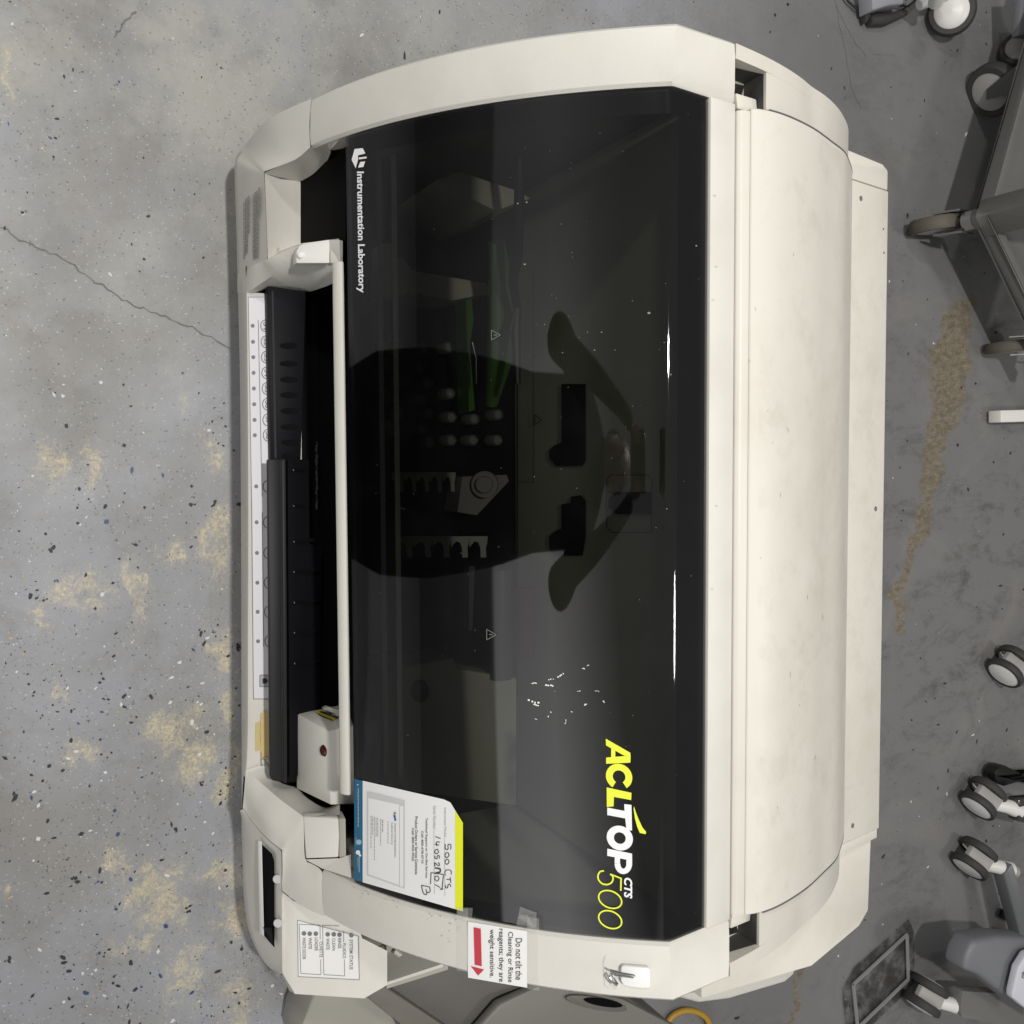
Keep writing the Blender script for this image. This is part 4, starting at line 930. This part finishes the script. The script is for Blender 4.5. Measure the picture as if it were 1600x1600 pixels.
for px, py in ((708, 1430), (712, 1437), (690, 1462), (700, 1466), (702, 1471), (716, 1455)): spot(b, (px, py), random.uniform(.6, 1.5), arm_hit, .0003, 0, 7)
b.build('scuffs', M('scuff_grey', (.33, .31, .28), .7), A, smooth=0)['kind'] = 'stuff'
SHH = prof_hit(SC_); b = MB()
for px, py in ((1200, 640), (1230, 668), (1208, 690), (1262, 930), (1285, 960), (1235, 1050), (1250, 1100), (1180, 480), (1170, 560), (1220, 770), (1275, 1180), (1215, 1260), (1190, 870), (1240, 395)): line(b, (px, py), (px+random.uniform(-3, 3), py+random.uniform(2, 9)), .6, SHH, .0004)
for px, py in ((1115, 305), (1117, 416), (1112, 468), (1118, 790), (1111, 920)): line(b, (px, py), (px+4, py+1), .7, lambda x, y, o_=0: PZ(x, y, .707), 0)
b.build('scuffs', bpy.data.materials['scuff_grey'], A, smooth=0)['kind'] = 'stuff'

STM = bpy.data.materials.new('faint_grime'); STM.use_nodes = True; t_ = STM.node_tree; p_ = t_.nodes['Principled BSDF']; p_.inputs['Base Color'].default_value = (.33, .29, .22, 1); p_.inputs['Roughness'].default_value = .6
n1 = t_.nodes.new('ShaderNodeTexNoise'); n1.inputs['Scale'].default_value = 14; n1.inputs['Detail'].default_value = 12; n1.inputs['Roughness'].default_value = .75
r1_ = t_.nodes.new('ShaderNodeValToRGB'); r1_.color_ramp.elements[0].position = .50; r1_.color_ramp.elements[1].position = .78; r1_.color_ramp.elements[1].color = (.14, .14, .14, 1)
tc1 = t_.nodes.new('ShaderNodeTexCoord'); t_.links.new(tc1.outputs['Object'], n1.inputs['Vector']); t_.links.new(n1.outputs['Fac'], r1_.inputs[0]); t_.links.new(r1_.outputs[0], p_.inputs['Alpha'])
b = MB(); b.grid([[(x, y, z+.0007) for x in (-.48, -.2, .1, .48)] for y, z in SC_[1:38]]); o = b.build('surface_grime', STM, A, smooth=60)
b = MB(); b.poly([(x, y, rz(y)+.0012) for x, y in ((-.495, 1.12), (.528, 1.12), (.530, 1.234), (-.495, 1.234))]); o = b.build('surface_grime', STM, A, smooth=0)

# ---- inside, seen dimly through the window
b = MB(); b.poly([(-.5, .44, .195), (.5, .44, .195), (.5, .722, .195), (-.5, .722, .195)]); b.build('inner_deck', BLACKM, A, smooth=0)
IY = .722
def IH(x, y, off=0): return PY(x, y, IY-off)
b = MB(); z0, z1 = .2, .672
b.poly([(-.5, IY, z0), (.5, IY, z0), (.5, IY, z1), (-.5, IY, z1)]); b.build('inner_back_panel', INNER, A, smooth=0)
def rl(q): b = MB(); patch(b, q, IH, .003); b.build('panel_cutout', BLACKM, A, smooth=0)
rl([(877, 600), (915, 600), (915, 720), (910, 728), (868, 728), (858, 716), (858, 704), (866, 696), (877, 692)])
rl([(877, 788), (891, 786), (892, 776), (908, 774), (915, 782), (915, 840), (910, 868), (866, 868), (858, 856), (858, 838), (868, 830), (877, 826)])
rl([(962, 769), (1017, 769), (1017, 804), (962, 803), (951, 793), (951, 778)])
b = MB(); rect_lines(b, [(953, 742), (1010, 742), (1018, 750), (1018, 832), (955, 832), (948, 824), (948, 750)], 1.2, IH, .004); line(b, (808, 200), (808, 1090), 2.2, IH, .004); line(b, (833, 420), (833, 755), 1, IH, .004); line(b, (808, 753), (833, 753), 1, IH, .004)
rect_lines(b, [(835, 648), (835, 664), (846, 656)], 1.2, IH, .004)
b.build('panel_seam', INK, A, smooth=0)
# partition walls
def DK(x, y, z=.197): return PZ(x, y, z)
b = MB(); b.slab([PZ(620, 418, .30), PZ(760, 442, .30), PZ(770, 458, .30), PZ(706, 470, .30), PZ(620, 452, .30)], (0, 0, -.1)); b.build('inner_partition', INNER, A, bevel=.002)
b = MB(); b.slab([PZ(680, 282, .42), PZ(720, 268, .42), PZ(810, 298, .42), PZ(830, 310, .42), PZ(775, 330, .42)], (0, 0, -.2)); b.build('inner_partition', INNER, A, bevel=.002)
b = MB(); b.slab([PZ(602, 1046, .30), PZ(708, 1028, .30), PZ(716, 1045, .30), PZ(808, 1060, .30), PZ(808, 1260, .30), PZ(600, 1230, .30)], (0, 0, -.1)); b.build('inner_block', INNER, A, bevel=.003)
b = MB(); ring(b, (656, 1080), 7, 14.5, lambda x, y, o_=0: PZ(x, y, .302), 0, ry=9.5); spot(b, (656, 1080), 14, lambda x, y, o_=0: PZ(x, y, .302), 0, 0, 24, ry=18); b.build('round_opening', BLACKM, A, smooth=0)
b = MB(); b.slab([PZ(598, 380, .35), PZ(612, 380, .35), PZ(614, 462, .35), PZ(600, 462, .35)], (0, 0, -.05)); b.disc(PZ(618, 432, .33), (0, 0, 1), [(.0001, 0), (.026, 0), (.026, -.03)], 24); b.build('pivot_bracket', GREYP, A)
# comb racks with round notches
def comb(py, x0, x1, n, s):
    b = MB(); st = (x1-x0)/n
    for k in range(n):
        a = x0+st*k; q = [(a, py), (a+st, py), (a+st, py+8)]
        for j in range(9): t = math.pi*j/8; q.append((a+st*.62-st*.0+st*.30*math.cos(t), py+10+13*math.sin(t)*-1+8)) if False else None
        q = [(a, py), (a+st, py), (a+st*.97, py+10), (a+st*.90, py+16), (a+st*.93, py+30), (a+st*.62, py+30), (a+st*.60, py+16), (a+st*.50, py+9), (a+st*.30, py+7), (a+st*.12, py+12), (a+st*.02, py+16)]
        b.poly([PZ(x, py+(y-py)*s, .262) for x, y in q])
    b.build('comb_rack', M('comb_grey', (.30, .30, .27), .5) if 'comb_grey' not in bpy.data.materials else bpy.data.materials['comb_grey'], A, smooth=0)
comb(838, 618, 762, 5, 1.1); comb(738, 612, 712, 5, 1.)
for k in range(5):
    b = MB(); b.disc(PZ(642+k*28, 853, .255), (0, 0, 1), [(.0001, .0), (.010, 0), (.0105, -.004), (.0095, -.05)], 20); b.build('vial', BLACK, A)
# reagent vials in their round seats
for px, py, r in ((612, 540, 16), (604, 570, 12), (618, 598, 12), (604, 620, 12), (618, 645, 12), (608, 668, 12), (660, 543, 9), (655, 573, 9), (667, 598, 9), (656, 623, 9), (668, 646, 9), (658, 670, 9), (670, 692, 9), (700, 543, 9), (702, 615, 9), (704, 652, 9), (704, 688, 9), (740, 655, 9), (738, 688, 9), (777, 648, 9), (776, 688, 9)):
    b = MB(); rr = r/1500*1.45; c = PZ(px, py, .23)
    b.disc(c, (0, 0, 1), [(rr*.72, .002), (rr*.82, .006), (rr, .004), (rr, -.03)], 22); b.poly([c+Vector((math.cos(t_*.3927)*rr*.72, math.sin(t_*.3927)*rr*.72, .002)) for t_ in range(16)])
    b.build('vial', M('vial_cap', (.16, .16, .15), .4) if 'vial_cap' not in bpy.data.materials else bpy.data.materials['vial_cap'], A)
# green guide and tube bundle
b = MB(); b.tube([PZ(775, 378, .40), PZ(783, 440, .38), PZ(784, 500, .36), PZ(780, 560, .34), PZ(768, 632, .30)], [.012, .018, .022, .020, .009], 12); b.build('green_guide', GREEN, A)
b = MB(); b.slab([PZ(728, 470, .32), PZ(737, 466, .32), PZ(740, 500, .32), PZ(734, 540, .30), PZ(742, 640, .28), PZ(733, 644, .28), PZ(730, 540, .30)], (0, 0, -.04)); b.build('green_guide', GREEN, A)
b = MB(); b.tube([PZ(738, 535, .33), PZ(744, 560, .33), PZ(744, 600, .32)], .0016, 8); b.build('clear_tube', CHROME, A)
b = MB(); b.tube([PZ(812, 245, .52), PZ(811, 320, .50), PZ(810, 400, .47), PZ(803, 440, .44), PZ(808, 480, .42), PZ(806, 520, .42), PZ(809, 600, .42)], [.006, .007, .006, .005, .006, .007, .004], 8)
b.tube([PZ(806, 345, .48), PZ(800, 400, .46), PZ(797, 440, .44), PZ(805, 480, .42), PZ(797, 520, .42)], .003, 8); b.build('cable_bundle', CABLE, A)
b = MB(); b.disc(PZ(757, 757, .30), (0, -.5, .85), [(.0001, .01), (.012, .01), (.013, .0), (.02, 0), (.02, -.02)], 24); b.slab([PZ(722, 745, .28), PZ(792, 742, .28), PZ(795, 752, .28), PZ(745, 805, .28), PZ(715, 800, .28)], (0, 0, -.05)); b.build('probe_head', M('probe_grey', (.20, .18, .18), .4), A)
b = MB(); b.tube([PZ(782, 890, .30), PZ(782, 1060, .30)], .018, 12); b.slab([PZ(733, 885, .28), PZ(742, 885, .28), PZ(738, 985, .28), PZ(733, 985, .28)], (0, 0, -.02)); b.build('transfer_arm', M('arm_bluegrey', (.06, .065, .075), .4), A)
b = MB(); b.slab([PZ(812, 920, .33), PZ(840, 920, .33), PZ(835, 1030, .33), PZ(812, 1030, .33)], (0, 0, -.02)); b.build('red_block', M('maroon', (.08, .01, .015), .5), A)

# ================================================================== OTHER THINGS ROUND THE ANALYSER
def caster(parent, c, ax, r, w, mats, twin=False, stem=None, fork=None):
    """c = wheel centre, ax = axle direction"""
    c = Vector(c); ax = Vector(ax).normalized(); tyre, hub = mats
    for off in ((-w*.9, w*.9) if twin else (0,)):
        cc = c+ax*off; hw = w*(.42 if twin else .5)
        b = MB(); b.disc(cc, ax, [(r*.72, -hw), (r*.93, -hw), (r, -hw*.6), (r, hw*.6), (r*.93, hw), (r*.72, hw)], 30); ty = b.build('tyre', tyre, parent)
        b = MB(); b.disc(cc, ax, [(.0001, -hw*1.15), (r*.45, -hw*1.12), (r*.72, -hw*.9), (r*.72, hw*.9), (r*.45, hw*1.12), (.0001, hw*1.15)], 30); b.build('wheel_hub', hub, parent)
# grey steel cart, upper right
cart = thing('steel_cart', PZ(1560, 330, 0), 'worn grey steel cart on swivel casters behind the machine, at the upper right', 'cart')
ZC = .155
b = MB(); cA, cB, cC = PZ(1523, 343, ZC), PZ(1612, 30, ZC), PZ(1612, 528, ZC)
dB, dC = (cB-cA), (cC-cA)
quad = [cA, cA+dB*1.25, cA+dB*1.25+dC*1.3, cA+dC*1.3]
b.slab(quad, (0, 0, -.004)); b.build('deck', GMETAL, cart)
b = MB()
uB, uC = dB.normalized(), dC.normalized()
for a, d, sd in ((cA, dB*1.25, uC), (cA, dC*1.3, uB)):
    b.slab([a, a+d, a+d+sd*.028, a+sd*.028], (0, 0, .034))
b.build('deck_rim', GMETAL, cart, bevel=.004)
b = MB(); b.slab([cA+Vector((-.005, -.005, 0)), cA+uB*.05, cA+uB*.05+uC*.05, cA+uC*.05], (0, 0, .95)); b.build('post', M('post_steel', (.15, .145, .135), .45, mott=(8, .5, (.10, .09, .08))), cart, bevel=.005)
b = MB(); b.slab([cA+uB*.03, cA+dB*1.25+uB*0, cA+dB*1.25+uC*.02, cA+uB*.03+uC*.02], (0, 0, .0)) if False else b.tube([cA+Vector((0, 0, .005)), cA+Vector((0, 0, -.02))], .022, 16); b.build('caster_collar', CHROME, cart)
# caster at the corner
wc = PZ(1462, 352, .058); b = MB()
axl = Vector((1, .12, 0))
caster(cart, wc, axl, .058, .030, (TANRUB, CGREY))
for s in (-1, 1):
    b = MB(); p0 = wc+axl*.022*s; p1 = cA+Vector((0, 0, -.02))+axl*.022*s
    b.slab([p0+Vector((0, -.012, 0)), p0+Vector((0, .012, 0)), p1+Vector((0, .02, 0)), p1+Vector((0, -.02, 0))], axl*.004*s); b.build('caster_fork', CHROME, cart)
wc2 = PZ(1552, 140, .055); axl2 = Vector((.55, -.83, 0))
caster(cart, wc2, axl2, .062, .032, (RUBBER, CGREY))
b = MB(); p1 = PZ(1590, 122, .15); p0 = wc2+axl2*.024; b.slab([p0+Vector((-.012, 0, 0)), p0+Vector((.012, 0, 0)), p1+Vector((.03, 0, 0)), p1+Vector((-.03, 0, 0))], axl2*.005); b.build('caster_fork', M('fork_dark', (.10, .10, .10), .3, metal=.6), cart)
wc3 = PZ(1582, 541, .058); caster(cart, wc3, axl, .062, .026, (TANRUB, CGREY))
for s in (-1, 1):
    b = MB(); p0 = wc3+axl*.02*s; b.slab([p0+Vector((0, -.01, 0)), p0+Vector((0, .01, 0)), p0+Vector((0, .09, .09)), p0+Vector((0, .05, .09))], axl*.003*s); b.build('caster_fork', CHROME, cart)
# white-capped wheels of the stand at the very top right
st = thing('equipment_stand', PZ(1490, -20, 0), 'grey stand with white domed wheel and trailing black cable at the top edge', 'equipment stand')
w1_ = PZ(1487, 18, .05); ax1 = Vector((.25, -.75, .62))
b = MB(); b.disc(w1_, ax1, [(.040, -.018), (.052, -.014), (.053, .004), (.048, .012), (.038, .013)], 32); b.build('tyre', RUBBER, st)
b = MB(); b.disc(w1_, ax1, [(.039, .010), (.034, .016), (.02, .021), (.0001, .023)], 32); b.build('wheel_hub', CWHITE, st)
b = MB(); b.tube([PZ(1436, 8, .06), PZ(1455, -2, .07), PZ(1475, -12, .08)], [.012, .015, .02], 14); b.tube([PZ(1462, 4, .10), PZ(1468, -30, .16)], .016, 14); b.build('stem', CWHITE, st)
b = MB(); b.tube([PZ(1357, 33, .012), PZ(1380, 31, .012), PZ(1415, 20, .012)], [.012, .014, .007], 10); b.slab([PZ(1352, 4, .03), PZ(1361, 4, .03), PZ(1361, 24, .02), PZ(1354, 36, .02)], (0, 0, -.018)); b.build('pedal', RUBBER, st, bevel=.002)
b = MB(); b.slab([PZ(1362, -20, .06), PZ(1414, -20, .06), PZ(1412, 6, .05), PZ(1390, 8, .05), PZ(1364, 16, .05)], (0, 0, -.04)); b.build('base_block', M('stand_lilac_grey', (.30, .30, .33), .5), st, bevel=.003)
b = MB(); b.tube([PZ(*p, .012) for p in ((1312, -20), (1325, 2), (1345, 20), (1365, 27), (1390, 24), (1410, 15), (1430, 2), (1455, -12))], .0025, 8); b.tube([PZ(*p, .02) for p in ((1361, 22), (1378, 13), (1400, 8), (1420, 10), (1440, -10))], .002, 8); b.build('cable', CABLE, st)
# white wheel half hidden by the cart
st2 = thing('hospital_trolley', PZ(1620, 80, 0), 'trolley wheel with pale domed cap half hidden behind the grey steel cart', 'trolley')
w2_ = PZ(1597, 78, .05); ax2 = Vector((-.35, -.75, .56))
b = MB(); b.disc(w2_, ax2, [(.040, -.018), (.052, -.014), (.053, .004), (.048, .012), (.038, .013)], 32); b.build('tyre', RUBBER, st2)
b = MB(); b.disc(w2_, ax2, [(.039, .010), (.034, .016), (.02, .021), (.0001, .023)], 32); b.build('wheel_hub', M('cap_grey', (.36, .355, .34), .4), st2)
b = MB(); b.slab([PZ(1598, -20, .12), PZ(1640, -20, .12), PZ(1640, 60, .10), PZ(1592, 55, .10)], (0, 0, -.02)); b.build('leg', BASEG, st2, bevel=.003)
# white square tube leg
o = MB(); p0, p1 = PZ(1566, 650, .04), PZ(1700, 647, .04)
o.slab([PZ(1564, 641, .045), PZ(1720, 637, .045), PZ(1720, 656, .045), PZ(1564, 660, .045)], (0, 0, -.035))
wt = o.build('square_tube_leg', CWHITE, None, bevel=.003); wt['label'] = 'end of a white square tube lying at the right edge, between cart and wheeled base'; wt['category'] = 'tube'

# mobile monitor base with five twin casters, lower right
mb_ = thing('mobile_base', PZ(1620, 1480, 0), 'grey wheeled base with white twin casters and a lavender cover, lower right', 'wheeled base')
def twin(px, py, ang, scale=1.):
    c = PZ(px, py, .045); ax = Vector((math.cos(R(ang)), math.sin(R(ang)), 0)); d = Vector((-ax.y, ax.x, 0))
    r = .046*scale
    for s in (-1, 1):
        cc = c+ax*s*.024*scale
        b = MB(); b.disc(cc, ax*s, [(r*.82, -.008), (r*.95, -.009), (r, -.004), (r, .005), (r*.95, .009), (r*.82, .010)], 30); b.build('tyre', RUBBER, mb_)
        b = MB(); b.disc(cc, ax*s, [(r*.82, -.007), (r*.82, .008), (r*.6, .012), (.0001, .014)], 30); b.build('wheel_hub', CWHITE, mb_)
    b = MB(); d2 = Vector((.36, .93, 0)); e = c+d2*.085*scale+Vector((0, 0, .04)); b.tube([c+d*.01+Vector((0, 0, .022)), c+d2*.045*scale+Vector((0, 0, .036)), e], [.016, .017, .021], 14); b.build('caster_body', CWHITE, mb_)
    b = MB(); b.slab([c-d*.04-ax*.013+Vector((0, 0, .012)), c-d*.04+ax*.013+Vector((0, 0, .012)), c+d*.005+ax*.015+Vector((0, 0, .046)), c+d*.005-ax*.015+Vector((0, 0, .046))], (0, 0, -.012)); b.build('brake_pedal', CGREY, mb_, bevel=.002)
    b = MB(); b.tube([e, e+d2*.018+Vector((0, 0, .006))], [.017, .015], 16); b.build('stem_collar', CGREY, mb_)
    return c, e
twin(1446, 1554, -36); twin(1522, 1341, -46); twin(1536, 1247, -50); twin(1578, 1041, -52)
b = MB(); b.slab([PZ(1500, 1552, .10), PZ(1507, 1549, .11), PZ(1560, 1552, .12), PZ(1640, 1560, .14), PZ(1640, 1625, .14), PZ(1565, 1603, .12), PZ(1504, 1590, .11), PZ(1498, 1580, .10)], (0, 0, -.035)); b.build('leg', M('leg_grey', (.16, .155, .15), .4), mb_, bevel=.004)
b = MB(); b.slab([PZ(1569, 1367, .10), PZ(1583, 1350, .11), PZ(1625, 1480, .13), PZ(1605, 1500, .13)], (0, 0, -.035)); b.build('leg', M('leg_slate', (.13, .135, .14), .4), mb_, bevel=.004)
b = MB(); b.slab([PZ(1592, 1249, .10), PZ(1620, 1246, .10), PZ(1620, 1290, .10), PZ(1592, 1284, .10)], (0, 0, -.03)); b.build('leg', M('leg_chrome', (.12, .12, .12), .15, metal=.7), mb_, bevel=.003)
# cowl: truncated cone with a lavender shell
b = MB(); top_ = [(1523, 1470), (1560, 1464), (1610, 1466), (1625, 1520), (1600, 1580), (1575, 1560), (1530, 1525), (1507, 1516), (1512, 1492)]
b.slab([PZ(x, y, .20) for x, y in top_], (0, 0, -.06)); b.build('cowl', BASEG, mb_, bevel=.012, seg=3)
b = MB(); b.slab([PZ(1606, 1490, .23), PZ(1640, 1478, .23), PZ(1640, 1600, .23), PZ(1600, 1574, .23), PZ(1583, 1560, .23), PZ(1583, 1551, .23), PZ(1592, 1512, .23)], (0, 0, -.02)); b.build('control_shell', LAV, mb_, bevel=.005, seg=3)
b = MB(); CH = lambda x, y, o_=0: PZ(x, y, .232); write(b, '40', 1597, 1602, 1518, 1529, CH, 0, 0, offset=.02); b.build('shell_number', GINK, mb_, smooth=0)
w5 = PZ(1583, 1450, .03); caster(mb_, w5, (.9, -.4, .1), .036, .028, (RUBBER, CWHITE), True)
# black pedal
b = MB(); pd_ = []
for k in range(15): t = math.pi*(.5+k/14); pd_.append((1570+15*math.cos(t), 1212+16*math.sin(t)))
b.slab([PZ(x, y, .045) for x, y in pd_+[(1640, 1206), (1640, 1232)][::-1]], (0, 0, -.03)); b.slab([PZ(x, y, .047) for x, y in ((1596, 1209), (1640, 1209), (1640, 1214), (1596, 1212))], (0, 0, .001))
o = b.build('black_foot_pedal', [M('gloss_black', (.008, .008, .008), .25)], None, bevel=.004); o['label'] = 'glossy black rounded pedal at the right edge between two white casters'; o['category'] = 'pedal'
# neighbouring machine, bottom edge
ng = thing('neighbouring_machine', PZ(800, 1640, 0), 'putty grey moulded machine standing beside the analyser, cut by the bottom edge', 'machine')
b = MB(); b.slab([PZ(470, 1606, .12), PZ(488, 1560, .12), PZ(500, 1535, .12), PZ(560, 1530, .14), PZ(600, 1560, .15), PZ(640, 1640, .15), PZ(465, 1640, .12)], (0, 0, -.10)); b.build('front_cover', NEIGH, ng, bevel=.005)
b = MB(); b.slab([PZ(585, 1552, .17), PZ(625, 1520, .17), PZ(700, 1500, .18), PZ(850, 1520, .20), PZ(960, 1545, .20), PZ(1052, 1602, .19), PZ(1060, 1680, .19), PZ(700, 1680, .19)], (0, 0, -.15)); b.build('body', NEIGH2, ng, bevel=.006)
b = MB(); b.slab([PZ(570, 1556, .19), PZ(600, 1540, .19), PZ(720, 1620, .20), PZ(700, 1660, .20)], (0, 0, -.04)); b.build('trim_band', M('putty_brown', (.15, .14, .12), .5), ng, bevel=.003)
b = MB(); b.slab([PZ(845, 1540, .215), PZ(905, 1545, .215), PZ(975, 1562, .215), PZ(1060, 1606, .21), PZ(1070, 1660, .21), PZ(860, 1640, .22), PZ(700, 1660, .21), PZ(780, 1570, .21)], (0, 0, -.02)); b.build('top_cover', M('putty_mid', (.19, .185, .165), .5), ng, bevel=.005)
b = MB(); ov = [(930+48*math.cos(t_*.314), 1566+10*math.sin(t_*.314)+(48*math.cos(t_*.314))*.18) for t_ in range(20)]; b.slab([PZ(x, y, .217) for x, y in ov], (0, 0, .006)); b.build('round_boss', M('putty_dark', (.14, .135, .12), .5), ng, bevel=.002)
b = MB(); ov = [(942+30*math.cos(t_*.314), 1566+6*math.sin(t_*.314)+(30*math.cos(t_*.314))*.15) for t_ in range(20)]; b.slab([PZ(x, y, .224) for x, y in ov], (0, 0, .002)); b.build('vent_grille', BLACKM, ng)
# yellow hose
b = MB(); b.tube(cat_rom([PZ(*p, .012) for p in ((1030, 1640), (1045, 1595), (1062, 1581), (1080, 1579), (1098, 1586), (1108, 1600), (1112, 1640))], 30), .0062, 10)
o = b.build('yellow_hose', HOSE); o['label'] = 'dirty yellow hose looping on the floor beside the putty grey machine'; o['category'] = 'hose'

# ------------------------------------------------------------------ the photographer, seen only as a dark reflection in the smoked window
def skinned(name, joints, edges, mat, parent=None, lab=None, root=0, sub=2):
    me = bpy.data.meshes.new(name); me.from_pydata([j[:3] for j in joints], edges, []); o = bpy.data.objects.new(name, me); S.collection.objects.link(o)
    md = o.modifiers.new('skin', 'SKIN'); md.use_smooth_shade = True
    for k, v in enumerate(me.skin_vertices[0].data): v.radius = (joints[k][3], joints[k][4] if len(joints[k]) > 4 else joints[k][3]); v.use_root = (k == root)
    sb = o.modifiers.new('sub', 'SUBSURF'); sb.levels = sb.render_levels = sub
    me.materials.append(mat)
    bpy.context.view_layer.update(); m2 = bpy.data.meshes.new_from_object(o.evaluated_get(bpy.context.evaluated_depsgraph_get())); o.modifiers.clear(); o.data = m2
    for p in m2.polygons: p.use_smooth = True
    if parent: o.parent = parent
    return o
SKIN = M('skin', (.35, .20, .13), .5); CLOTH = M('dark_cloth', (.012, .012, .014), .9, spec=.1); HAIR = M('dark_hair', (.015, .012, .01), .6)
px0, py0 = -.07, -.30
J = [(px0, py0-.02, .98, .21, .13), (px0, py0-.03, 1.15, .20, .12), (px0, py0-.03, 1.32, .19, .115), (px0, py0-.03, 1.45, .19, .11), (px0, py0-.01, 1.53, .07, .06), (px0, py0+.02, 1.58, .06, .06), (px0, py0+.03, 1.66, .078, .09), (px0, py0+.02, 1.74, .06, .07)]
Ed = [(0, 1), (1, 2), (2, 3), (3, 4), (4, 5), (5, 6), (6, 7)]
for s in (-1, 1):
    i = len(J); J += [(px0+s*.19, py0-.02, 1.42, .062), (px0+s*.30, py0+.03, 1.24, .055), (px0+s*.27, py0+.06, 1.16, .055), (px0+s*.19, py0+.16, 1.37, .040), (px0+s*.12, py0+.22, 1.52, .028), (px0+s*.085, py0+.245, 1.57, .034, .02)]
    Ed += [(3, i), (i, i+1), (i+1, i+2), (i+2, i+3), (i+3, i+4), (i+4, i+5)]
    i = len(J); J += [(px0+s*.105, py0-.02, .86, .125), (px0+s*.115, py0+.0, .50, .095), (px0+s*.11, py0-.03, .12, .048), (px0+s*.115, py0-.02, .05, .045), (px0+s*.13, py0+.12, .035, .036)]
    Ed += [(0, i), (i, i+1), (i+1, i+2), (i+2, i+3), (i+3, i+4)]
    J += [(px0, py0-.03, .72, .21, .12), (px0, py0-.03, .42, .20, .11)]; Ed += [(0, len(J)-2), (len(J)-2, len(J)-1)]  # centre joints added to close the leg gap in the reflection
body = skinned('person', J, Ed, CLOTH)
body['label'] = 'person in dark clothes holding a phone, mirrored in the dark window'; body['category'] = 'person'
b = MB(); b.grid([[(px0+rx_*math.cos(k*math.pi/16), py0-.03+ry_*math.sin(k*math.pi/16), z_) for k in range(33)] for z_, rx_, ry_ in ((.04, .20, .11), (.22, .23, .12), (.5, .235, .13), (.85, .22, .135), (1.1, .20, .13), (1.3, .205, .125), (1.42, .21, .11), (1.50, .19, .09), (1.56, .14, .07), (1.60, .09, .05))])
o = b.build('coat', CLOTH, smooth=60); o.parent = body  # unseen coat shape, added to fill out the dark reflection in the window
for s in (-1, 1):
    w = Vector((px0+s*.085, py0+.245, 1.575))
    for k, (dz, L) in enumerate(((.028, .030), (.010, .034), (-.008, .032), (-.025, .026))):
        a = w+Vector((0, .0, dz)); skinned('finger', [(*(a+Vector((0, -.005, 0))), .010), (*(a+Vector((-s*.012, .020, .002))), .0085), (*(a+Vector((-s*(.012+L*.5), .030, .003))), .0075), (*(a+Vector((-s*(.012+L), .026, .003))), .0065)], [(0, 1), (1, 2), (2, 3)], SKIN, body, sub=1)
    skinned('thumb', [(*(w+Vector((0, -.012, .01))), .012), (*(w+Vector((-s*.022, -.022, .022))), .0095), (*(w+Vector((-s*.045, -.014, .028))), .0075)], [(0, 1), (1, 2)], SKIN, body, sub=1)
b = MB(); hc = Vector((px0, py0+.045, 1.665))
b.disc(hc+Vector((0, -.01, 0)), (0, 0, 1), [(.0001, -.125), (.035, -.122), (.055, -.095), (.070, -.05), (.076, 0), (.075, .04), (.060, .08), (.035, .10), (.0001, .107)], 28)
for x in (-.03, .03): b.disc(hc+Vector((x, .066, .0)), (0, 1, 0), [(.0001, .006), (.008, .004), (.012, -.004)], 12)
b.slab([hc+Vector((-.012, .06, -.045)), hc+Vector((.012, .06, -.045)), hc+Vector((.005, .064, .0)), hc+Vector((-.005, .064, .0))], (0, .018, 0)); b.slab([hc+Vector((-.022, .058, -.072)), hc+Vector((.022, .058, -.072)), hc+Vector((.018, .060, -.064)), hc+Vector((-.018, .060, -.064))], (0, .006, 0))
for s in (-1, 1): b.disc(hc+Vector((s*.076, -.01, -.01)), (1, 0, 0), [(.0001, .006), (.02, .004), (.024, -.004)], 14)
o = b.build('face', SKIN); o.parent = body
b = MB(); b.disc(hc+Vector((0, -.02, .012)), (0, -.25, 1), [(.082, -.02), (.086, .02), (.074, .075), (.045, .10), (.0001, .112)], 28); o = b.build('hair', HAIR); o.parent = body
ph = MB(); c0 = CAM-FW*.012
def at3(u, v, w_): return c0+RT*u+UP*v+FW*w_
ph.slab([at3(-.075, -.075, 0), at3(.075, -.075, 0), at3(.075, .004, 0), at3(-.075, .004, 0)], -FW*.008)
o = ph.build('phone', M('phone_black', (.01, .01, .01), .2), bevel=.003); o['label'] = 'black phone held flat by the person above the analyser'; o['category'] = 'phone'
